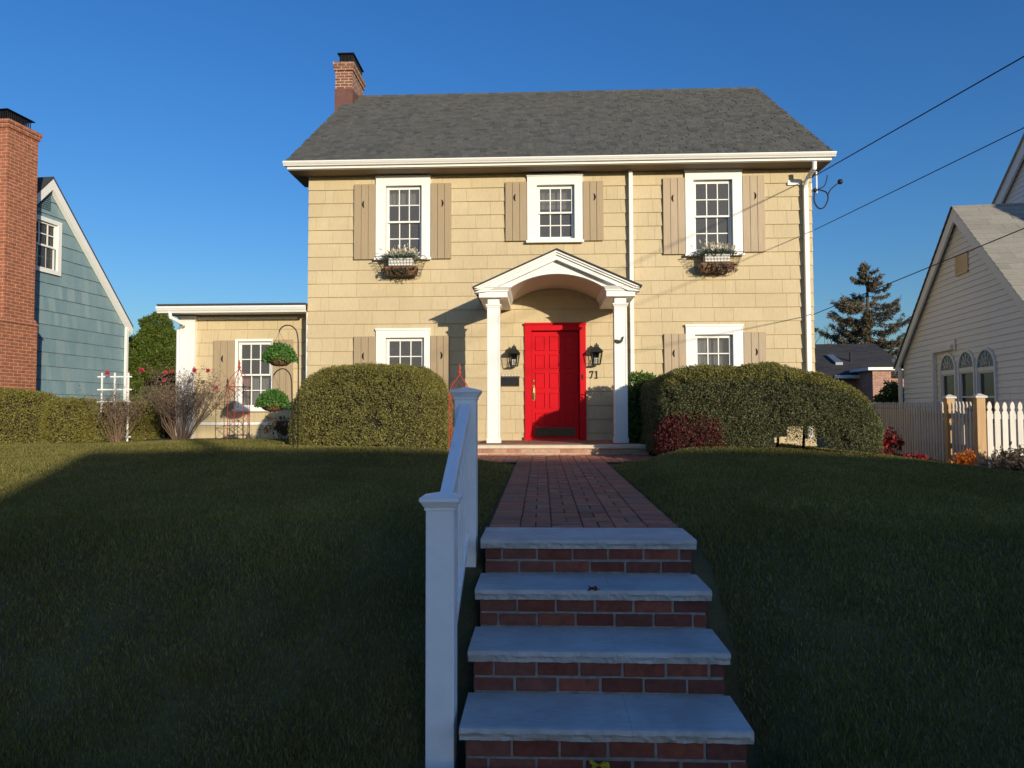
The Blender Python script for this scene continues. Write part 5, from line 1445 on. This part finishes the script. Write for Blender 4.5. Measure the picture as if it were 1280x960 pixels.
for a in aw:                              # arched windows, set proud of the siding
    y0_, y1_, zt, zr = a; cy = (y0_ + y1_) / 2; hw = (y1_ - y0_) / 2; zspr = zt - hw
    mb = MB(); n = 18; tk = .042
    def ring(r0, r1, xo0, xo1, mm=0):
        for i in range(n):
            A, B = math.pi * i / n, math.pi * (i + 1) / n
            q = [(cy + r * math.cos(t_), zspr + r * math.sin(t_)) for r, t_ in ((r0, A), (r1, A), (r1, B), (r0, B))]
            mb.prism([(xo0, u, v) for u, v in q], (xo1 - xo0, 0, 0), mm)
    ring(hw - tk, hw, -.05, .0); ring(hw - .062, hw - tk - .001, -.022, .02)
    mb.box(-.05, .0, y0_, y0_ + tk, wz0, zspr); mb.box(-.05, .0, y1_ - tk, y1_, wz0, zspr)
    mb.box(-.035, .02, y0_ + tk, y1_ - tk, zspr - .08, zspr - .004); mb.box(-.06, .0, y0_ - .01, y1_ + .01, wz0 - .05, wz0)
    win = mb.build('window', MT['vinyl'], grey, local=True)
    mb = MB(); i0, i1 = y0_ + tk + .002, y1_ - tk - .002; zlow, zhi = wz0, zspr - .08; zm = zlow + (zhi - zlow) * .52
    for (u0, u1) in ((zm, zhi), (zlow, zm)):
        mb.box(-.018, .008, i0, i0 + .022, u0, u1); mb.box(-.018, .008, i1 - .022, i1, u0, u1); mb.box(-.018, .008, i0 + .022, i1 - .022, u1 - .03, u1)
    ang = [math.pi * k / 6 for k in range(1, 6)]
    for A in ang: mb.tube([(-.034, cy + .05 * math.cos(A), zspr + .05 * math.sin(A)), (-.034, cy + (hw - .075) * math.cos(A), zspr + (hw - .075) * math.sin(A))], .007, 4)
    for i in range(8):
        A, B = math.pi * i / 8, math.pi * (i + 1) / 8; rr = (hw - .075) * .55; mb.tube([(-.034, cy + rr * math.cos(A), zspr + rr * math.sin(A)), (-.034, cy + rr * math.cos(B), zspr + rr * math.sin(B))], .006, 4)
    mb.build('sash', MT['vinyl'], win, local=True)
    mb = MB(); mb.box(.012, .016, i0, i1, zlow, zhi); mb.prism([(-.029, cy + (hw - .05) * math.cos(math.pi * i / 14), zspr + (hw - .05) * math.sin(math.pi * i / 14)) for i in range(15)], (.003, 0, 0)); mb.build('pane', MT['glass'], win, local=True)
    mb = MB(); P = [[(.10 + .012 * math.sin(i * 1.7), i0 + (i1 - i0) * i / 24, zz) for i in range(25)] for zz in (zlow, zm + .3)]; mb.sheet(P); mb.build('curtain', MT['room'], win, local=True)
    mb = MB(); mb.prism([(-.0245, cy + (hw - .06) * math.cos(math.pi * i / 14), zspr + (hw - .06) * math.sin(math.pi * i / 14)) for i in range(15)], (.003, 0, 0)); mb.build('blind', MT['blind'], win, local=True)
# vent, pipe, trims
v0 = gl_(1196.5, 345); v1 = gl_(1211, 312); y0_, y1_ = v1[0], v0[0]; z0_, z1_ = v0[1] + .02, v1[1] - .02
b = MB(); b.box(-.05, -.02, y0_, y1_, z0_ - .03, z0_); 
for k in range(12): zz = z0_ + (z1_ - z0_) * k / 12; b.hexa([(-.03, y0_, zz), (-.02, y0_, zz), (-.02, y1_, zz), (-.045, y1_, zz), (-.03, y0_, zz + .03), (-.02, y0_, zz + .03), (-.02, y1_, zz + .03), (-.03, y1_, zz + .03)])
b.build('vent', M('tan_vent', (.62, .47, .27), .6), grey, local=True)
c1 = gl_(1170, 438); c2 = gl_(1194, 431)
b = MB(); b.box(-.09, -.02, c1[0] - .045, c1[0] + .045, zb_, c1[1] + .04); b.box(-.092, -.02, c2[0], c1[0] - .046, c1[1] - .06, c1[1] + .04); b.box(-.04, -.018, c2[0] - .07, c2[0] - .002, c1[1] - .08, c1[1] + .14)
b.build('pipe_cover', MT['vinyl'], grey, local=True)
b = MB()
for s in (-1, 1):
    y1 = ya + s * (half + .22); z1 = zp - sl * (half + .22)
    P = [(-.12, ya, zp - .03), (-.12, y1, z1 - .03), (-.12, y1, z1 - .2), (-.12, ya, zp - .30)]
    if s > 0: P.reverse()
    b.prism(P, (.04, 0, 0)); b.prism([(-.079, p[1], p[2] - (.0)) for p in ((0, ya, zp - .03), (0, y1, z1 - .03), (0, y1, z1 - .06), (0, ya, zp - .06))], (.08, 0, 0))
b.build('rake_board', MT['vinyl'], grey, local=True)
b = MB()
# roof in local frame: front slope (towards the street) shingled
def roof_local(mb, x0, x1, ye, ze_, yr, zr, seed):
    t_ = MB(); roof_slope(t_, x0, x1, ye, ze_, yr, zr, .17, .2, .6, seed, .012, bt=.02); mb.v += t_.v
    o_ = len(mb.v) - len(t_.v); mb.f += [tuple(i + o_ for i in f) for f in t_.f]; mb.m += t_.m
roof_local(b, -.128, 7, ya - half - .25, zp - sl * (half + .25), ya, zp, 5)
roof_local(b, -.128, 7, ya + half + .25, zp - sl * (half + .25), ya, zp, 6)
b.build('roof', [MT['roof_tan'], MT['roofbase']], grey, local=True)
y1 = half + .2; b = MB(); b.tube([(-.06, .24, ze - .02), (-.06, .2, ze - .12), (-.08, .06, ze - .25), (-.10, -.04, ze - .32), (-.10, -.04, zb_)], .05, 8); b.box(-.14, -.05, .15, .33, ze - .09, ze - .0); b.build('downspout', MT['vinyl'], grey, local=True, smooth=False)
# taller rear wing
o2 = -2.6
g0 = gl_(1249, 253, o2); g1 = gl_(1281, 184, o2)
sl2 = (g1[1] - g0[1]) / (g0[0] - g1[0]); yap = g1[0] - .9; zap = g1[1] + sl2 * .9
hf = (zap - 3.0) / sl2
b = MB(); b.prism([(2.65, yap - hf, 1), (2.65, yap + hf, 1), (2.65, yap + hf, 3.0), (2.65, yap, zap - .05), (2.65, yap - hf, 3.0)], (6, 0, 0)); b.build('wing_wall', MT['vinyl_back'], grey, local=True)
b = MB(); clad(b, (2.62, 0, 0), (0, 1, 0), (-1, 0, 0), [(yap - hf, 3.0), (yap + hf, 3.0), (yap, zap - .05)], [], .112, 4, 5, .017, 3.0, 92, gap=.002); b.build('wing_siding', MT['vinyl'], grey, local=True)
b = MB()
for s in (-1, 1):
    y1 = yap + s * (hf + .1); z1 = zap - sl2 * (hf + .1)
    P = [(2.5, yap, zap), (2.5, y1, z1), (2.5, y1, z1 - .22), (2.5, yap, zap - .32)]
    b.prism(P, (.05, 0, 0))
b.build('wing_rake_board', MT['vinyl'], grey, local=True)
b = MB()
for s in (-1, 1):
    y1 = yap + s * (hf + .1); z1 = zap - sl2 * (hf + .1); P = [V((2.46, yap, zap + .05)), V((9, yap, zap + .05)), V((9, y1, z1 + .05)), V((2.46, y1, z1 + .05))]
    if s > 0: P.reverse()
    b.hexa([p - V((0, 0, .05)) for p in P] + P)
b.build('wing_roof', MT['roof_tan'], grey, local=True)

# unseen block added beyond the right edge to throw shade across the front roof
Pr = on_plane(1232, 254, Cg + w_g * ya, w_g) - Cg
xr_ = Pr.dot(-n_g); yw1 = yn + .4; aw_ = xr_ + SUN_TO.dot(-n_g) / -SUN_TO.dot(w_g) * (ya - yn + 3.5)
b = MB(); b.prism([(aw_, yn - 3.5, .2), (aw_ + 5, yn - 3.5, .2), (aw_ + 5, yn - 3.5, 6.2), (aw_ + 2.5, yn - 3.5, 9.0), (aw_, yn - 3.5, 6.8)], (0, yw1 - yn + 3.5, 0)); b.build('roof_shade_block', MT['vinyl'], grey, local=True)
# rear house with the black roof
Yr = 30.0
rh = thing('rear_house', 'low brick house with a black roof seen behind the picket fence', 'house', (ax(1070, Yr, 480), Yr, .8))
X0r, X1r = ax(985, Yr, 460), ax(1150, Yr, 460); zer = az(469, Yr, 1060); zrr = az(430, Yr + 4, 1060)
b = MB(); b.box(X0r + .3, X1r - .3, Yr + .4, Yr + 7.6, .7, zer - .05); b.build('wall', MT['rearbrick'], rh)
b = MB(); roof_slope(b, X0r, X1r, Yr, zer, Yr + 4, zrr, .15, .3, .9, 33, .012); q = [V((X0r, Yr + 4, zrr)), V((X1r, Yr + 4, zrr)), V((X1r, Yr + 8, zer)), V((X0r, Yr + 8, zer))]; b.hexa([p - V((0, 0, .05)) for p in q] + q, 1); rr_ = b.build('roof', [MT['roof_black'], MT['roofbase']], rh)
b = MB(); b.box(ax(1043, Yr, 470), ax(1096, Yr, 470), Yr - .12, Yr - .01, zer - .13, zer + .0); b.build('gutter', MT['white'], rh)
bx0, bx1 = ax(1091, Yr - 1.2, 480), ax(1114, Yr - 1.2, 480)
b = MB(); b.box(bx0, bx1, Yr - 1.2, Yr + .39, .7, az(463, Yr - 1.2, 1100)); b.build('brick_bay', MT['rearbrick'], rh)
b = MB(); b.box(bx0 - .25, bx1 + .5, Yr - 1.4, Yr + .3, az(463, Yr - 1.2, 1100) + .002, az(461, Yr - 1.2, 1100) + .05); b.build('bay_roof', MT['white'], rh)
s0, s1 = ax(1041, Yr + 1.5, 455), ax(1050, Yr + 1.5, 455); sr = (zrr - zer) / 4
b = MB(); b.hexa([(s0, Yr + 1.2, zer + sr * 1.2), (s1, Yr + 1.2, zer + sr * 1.2), (s1, Yr + 2.2, zer + sr * 2.2), (s0, Yr + 2.2, zer + sr * 2.2), (s0, Yr + 1.2, zer + sr * 1.2 + .12), (s1, Yr + 1.2, zer + sr * 1.2 + .12), (s1, Yr + 2.2, zer + sr * 2.2 + .12), (s0, Yr + 2.2, zer + sr * 2.2 + .12)]); b.build('skylight', M('skylight_grey', (.12, .14, .17), .3), rr_)
vx = ax(1063, Yr + 1.6, 450); b = MB(); b.tube([(vx, Yr + 1.6, zer + sr * 1.6 - .1), (vx, Yr + 1.6, zer + sr * 1.6 + .4)], .05, 8); b.build('vent_pipe', MT['black'], rr_)
c = at(1118, 500, 24.0); conical('evergreen_shrub', 'tall green shrub beside the grey house downspout, before the rear house', (c.x, 24.0, .7), [(.45, 0), (.55, .8), (.45, 1.4), (.1, az(478, 24, 1118) - .7)], 9000, LM['arb'], 54, .09, .4, .05)

# ---------------------------------------------------------------- picket fence
w_f = frame_from(775)
P2 = at(1225, 540, 11.4)
def gp(t): return V((P2.x + w_f.x * t, P2.y + w_f.y * t))
def fz(t): return az(587, 11.4, 1225) + (.0 + .012 * t)
FH = 1.02
def picket(mb, P, along, w, z0, h, d=.02, side=1):
    n = V((along.y, -along.x, 0)) * side; a = V((P.x, P.y, 0)); u = along
    prof = [(-w, z0), (w, z0), (w, z0 + h - .16), (w * .55, z0 + h - .135), (w * .9, z0 + h - .09), (w * .6, z0 + h - .03), (0, z0 + h), (-w * .6, z0 + h - .03), (-w * .9, z0 + h - .09), (-w * .55, z0 + h - .135), (-w, z0 + h - .16)]
    mb.prism([a + u * q[0] + V((0, 0, q[1])) for q in prof], n * d)
def fpost(par, P, z0, h=1.16, w=.062):
    mb = MB(); u = w_f; n = V((u.y, -u.x, 0)); a = V((P.x, P.y, 0))
    c = [a - u * w - n * w, a - u * w + n * w, a + u * w + n * w, a + u * w - n * w]
    mb.hexa([q + V((0, 0, z0 - .2)) for q in c] + [q + V((0, 0, z0 + h - .06)) for q in c])
    mb.build('post', MT['cedar'], par, bevel=.004)
    mb = MB(); k = 1.35
    c2 = [a + (q - a) * k for q in c]; c3 = [a + (q - a) * .2 for q in c]
    mb.hexa([q + V((0, 0, z0 + h - .059)) for q in c2] + [q + V((0, 0, z0 + h - .03)) for q in c2]); mb.hexa([q + V((0, 0, z0 + h - .0295)) for q in c2] + [q + V((0, 0, z0 + h + .01)) for q in c3])
    mb.build('post_cap', MT['picket_w'], par)
def run(par, p, q, z0f, mat_, pitch, w, h=FH, side=1):
    d = V((q.x - p.x, q.y - p.y, 0)); L = d.length; d.normalize(); mb = MB(); n = int(L / pitch); nn = V((d.y, -d.x, 0)) * side
    for i in range(n + 1):
        s = (i + .5) * L / (n + 1); picket(mb, V((p.x + d.x * s, p.y + d.y * s)), d, w, z0f(s) + .03, h + rng.uniform(-.006, .006), side=side)
    for zz in (.28, .78):
        a = V((p.x, p.y, 0)) - nn * .001; c = V((q.x, q.y, 0)) - nn * .001; k = -nn * .035
        mb.hexa([a + V((0, 0, z0f(0) + zz)), c + V((0, 0, z0f(L) + zz)), c + k + V((0, 0, z0f(L) + zz)), a + k + V((0, 0, z0f(0) + zz)), a + V((0, 0, z0f(0) + zz + .08)), c + V((0, 0, z0f(L) + zz + .08)), c + k + V((0, 0, z0f(L) + zz + .08)), a + k + V((0, 0, z0f(0) + zz + .08))])
    mb.build('picket_panel', mat_, par)
t1 = 1.02
fa = thing('picket_fence', 'weathered tan picket fence running back beside the long hedge', 'fence', (*gp(t1), fz(t1)))
run(fa, gp(t1 + .07), gp(8.5), lambda s: fz(t1 + s), MT['picket'], .118, .031, side=-1); fpost(fa, gp(t1), fz(t1))
fpost(fa, gp(4.6), fz(4.6), 1.05, .045)
fb = thing('picket_gate', 'short weathered picket gate between the two cedar posts', 'gate', (*gp(.5), fz(.5)))
run(fb, gp(.08), gp(t1 - .08), lambda s: fz(s), MT['picket'], .13, .034, side=-1)
fc = thing('picket_fence', 'whitewashed picket fence running right from the front cedar post', 'fence', (*gp(0), fz(0)))
fpost(fc, gp(0), fz(0))
e0 = V((P2.x + .085, P2.y + .0)); e1 = V((P2.x + 4.5, P2.y + .1))
run(fc, e0, e1, lambda s: fz(0) - .02 * s, MT['picket_w'], .117, .041)
b = MB()
xx0 = ax(1232, 10.9, 595); n = 20; P = []
for j in range(8):
    P.append([(xx0 + i * .15, 10.3 + j * .16, zl(xx0 + i * .15, 10.3 + j * .16) + .02 + .03 * noise.noise(V((i * .9, j * .9, 3)))) for i in range(n)])
b.sheet(P); tag(b.build('mulch_bed', MT['mulch'], smooth=True), kind='structure')

# ---------------------------------------------------------------- wires
pole = thing('utility_pole', 'wooden utility pole behind the house across the street', 'pole', (16.3, -25.0, 0))
b = MB(); b.tube([(16.3, -25, -.2), (16.3, -25, 5), (16.3, -25, 9.6)], [.16, .14, .11], 12); b.build('shaft', MT['pole'], pole, smooth=True)
b = MB(); b.box(15.5, 17.1, -25.25, -25.14, 9.1, 9.22); b.build('crossarm', MT['pole'], pole)
def wire(label, px, py, zend, r, sag, extra=None):
    A = at(px, py, Fy - .05); B = V((16.3, -24.88, zend)); n = 40; mb = MB()
    P = [A.lerp(B, i / n) - V((0, 0, sag * 4 * (i / n) * (1 - i / n))) for i in range(n + 1)]
    mb.tube(P, r, 6); o = mb.build('utility_wire', MT['wirem'], smooth=True); tag(o, label, 'wire', 'wires running to the house')
    o.data.transform(Matrix.Translation(-A)); o.location = A
    return A
A1 = wire('thick twisted black wire reaching the top right corner of the beige house', 1020, 219, 8.29, .0105, .10)
A2 = wire('thin black wire meeting the house corner below the service bracket', 1018, 287.5, 8.03, .0075, .10)
A3 = wire('lowest black wire crossing the grey gable and the spruce', 1017, 393, 8.93, .0075, .10)
sb = thing('service_bracket', 'electric service bracket with looped black cables on the right house corner', 'bracket', tuple(A1))
b = MB(); xw = HX1
b.tube([(xw + .02, Fy + .05, 5.98), (xw + .02, Fy + .02, 5.5)], .018, 8)
b.tube([(xw + .11, Fy, 5.95), (xw + .11, Fy, 5.55)], .014, 8)
b.ball((xw + .05, Fy, 5.98), .05, 8, 5)
b.build('mast', MT['vinylpost'], sb)
b = MB()
b.tube(curve([(xw + .07, Fy - .02, 5.62), (xw + .05, Fy - .03, 5.40), (xw + .12, Fy - .05, 5.26), (xw + .22, Fy - .05, 5.28), (xw + .29, Fy - .05, 5.43), (xw + .26, Fy - .05, 5.55), (xw + .12, Fy - .03, 5.61)]), .013, 6)
b.tube(curve([(xw + .28, Fy - .05, 5.48), (xw + .34, Fy - .06, 5.60), (xw + .46, Fy - .08, 5.70)]), .011, 6); b.ball((xw + .50, Fy - .08, 5.73), .05, 8, 5)
b.tube(curve([(xw + .12, Fy - .03, 5.62), (xw + .22, Fy - .05, 5.66), (xw + .27, Fy - .06, 5.78), (xw + .28, Fy - .06, 5.86)]), .009, 6)
b.ball((xw + .07, Fy - .02, 5.60), .04, 8, 5)
b.build('cable', MT['wirem'], sb, smooth=True)

# ---------------------------------------------------------------- house across the street (its roof shades the lawn)
oh = thing('opposite_house', 'long grey house across the street behind the viewer', 'house', (22, -18, 0))
OX0, OX1, OZ = 10.4, 40.0, 6.56
b = MB(); b.box(OX0 + .3, OX1 - .3, -21.5, -14.5, 0, 4.2); 
for xx in (OX0 + .3, OX1 - .5): b.prism([(xx, -21.5, 4.2), (xx, -14.5, 4.2), (xx, -18, OZ - .15)], (.2, 0, 0))
b.build('wall', MT['vinyl'], oh)
b = MB()
for s in (-1, 1):
    P = [V((OX0, -18, OZ)), V((OX1, -18, OZ)), V((OX1, -18 + s * 4, 3.95)), V((OX0, -18 + s * 4, 3.95))]
    if s > 0: P.reverse()
    b.hexa([p - V((0, 0, .1)) for p in P] + P)
b.build('roof', MT['roof_black'], oh)
for xx in (13, 18, 27, 33):
    b = MB(); b.box(xx, xx + 1.2, -14.48, -14.44, 1.4, 3.0); o = b.build('window', MT['white'], oh)
    b = MB(); b.box(xx + .1, xx + 1.1, -14.435, -14.42, 1.5, 2.9); b.build('pane', MT['black'], o)
b = MB(); b.box(22.5, 23.6, -14.48, -14.44, .2, 2.4); b.build('door', MT['black'], oh)

# ---------------------------------------------------------------- grass
def make_grass():
    rs = np.random.RandomState(9)
    segs = [(2.66, 3.6, 20000, .0021), (3.6, 5.0, 15000, .0025), (5.0, 7.0, 8500, .0032), (7.0, 9.0, 5200, .0042), (9.0, 12.5, 3200, .0056)]
    allv = []; 
    for (y0, y1, den, wd) in segs:
        xw = .80 * y1 + 1.2
        n = int(2 * xw * (y1 - y0) * den)
        x = rs.uniform(-xw, xw, n); y = rs.uniform(y0, y1, n)
        cx = .5 * (PX0 + PX1); hw = .62 + .75 * sstep(9.3, 10.6, y)
        d = np.abs(x - cx) - hw
        jit = vnoise(np.stack([x, y, x * 0], 1), 6, 4)
        ok = d > .005 + .03 * jit
        ok &= ~((y < 4.65) & (d < .06 + .06 * jit))
        ok &= y > 2.72 + .08 * jit
        hx = ((x - (lx0 + lx1) / 2) / ((lx1 - lx0) / 2 + .1)) ** 4 + ((y - 11.35) / 1.2) ** 4 > 1
        hx2 = ((x - rcx) / (ra + .05)) ** 4 + ((y - 11.15) / 1.15) ** 4 > 1
        ok &= hx & hx2
        ok &= ~((x > xx0) & (y > 10.25) & (y < 11.5))
        ok &= ~((np.abs(x - RX) < .07) & ((np.abs(y - NY) < .07) | (np.abs(y - FYY) < .07)))
        x, y, jit = x[ok], y[ok], jit[ok]
        big = vnoise(np.stack([x, y, x * 0], 1), 1.1, 2)
        fine = vnoise(np.stack([x, y, x * 0], 1), 4.5, 6)
        k = rs.rand(len(x)) < (.62 + .38 * np.clip(fine * 1.6, 0, 1)); x, y, big, fine = x[k], y[k], big[k], fine[k]
        n = len(x); z = lawn_h(x, y)
        h = rs.uniform(.016, .042, n) * (.6 + .5 * big + .45 * fine) * (1 if y0 < 9 else 1.1)
        an = rs.uniform(0, 2 * np.pi, n); la = rs.uniform(0, 2 * np.pi, n); le = rs.uniform(.1, .8, n) * h
        W = wd * rs.uniform(.6, 1.3, n)
        B = np.stack([x, y, z - .004], 1); s = np.stack([np.cos(an), np.sin(an), 0 * an], 1) * W[:, None]; l = np.stack([np.cos(la) * le, np.sin(la) * le, 0 * la], 1)
        up = np.stack([0 * h, 0 * h, h], 1)
        q = np.empty((n, 5, 3), dtype=np.float32)
        q[:, 0] = B - s; q[:, 1] = B + s; q[:, 2] = B + l * .35 + up * .65 + s * .75; q[:, 3] = B + l * .35 + up * .65 - s * .75; q[:, 4] = B + l + up * .95
        allv.append(q)
    q = np.concatenate(allv); n = len(q); base = (np.arange(n) * 5)[:, None]
    o = np_mesh('grass', q.reshape(-1, 3), 0, LM['grass'], idx=[base + np.array([[0, 1, 2, 3]]), base + np.array([[3, 2, 4]])])
    tag(o, 'short mown lawn grass either side of the brick walk', 'grass', kind='stuff')
make_grass()
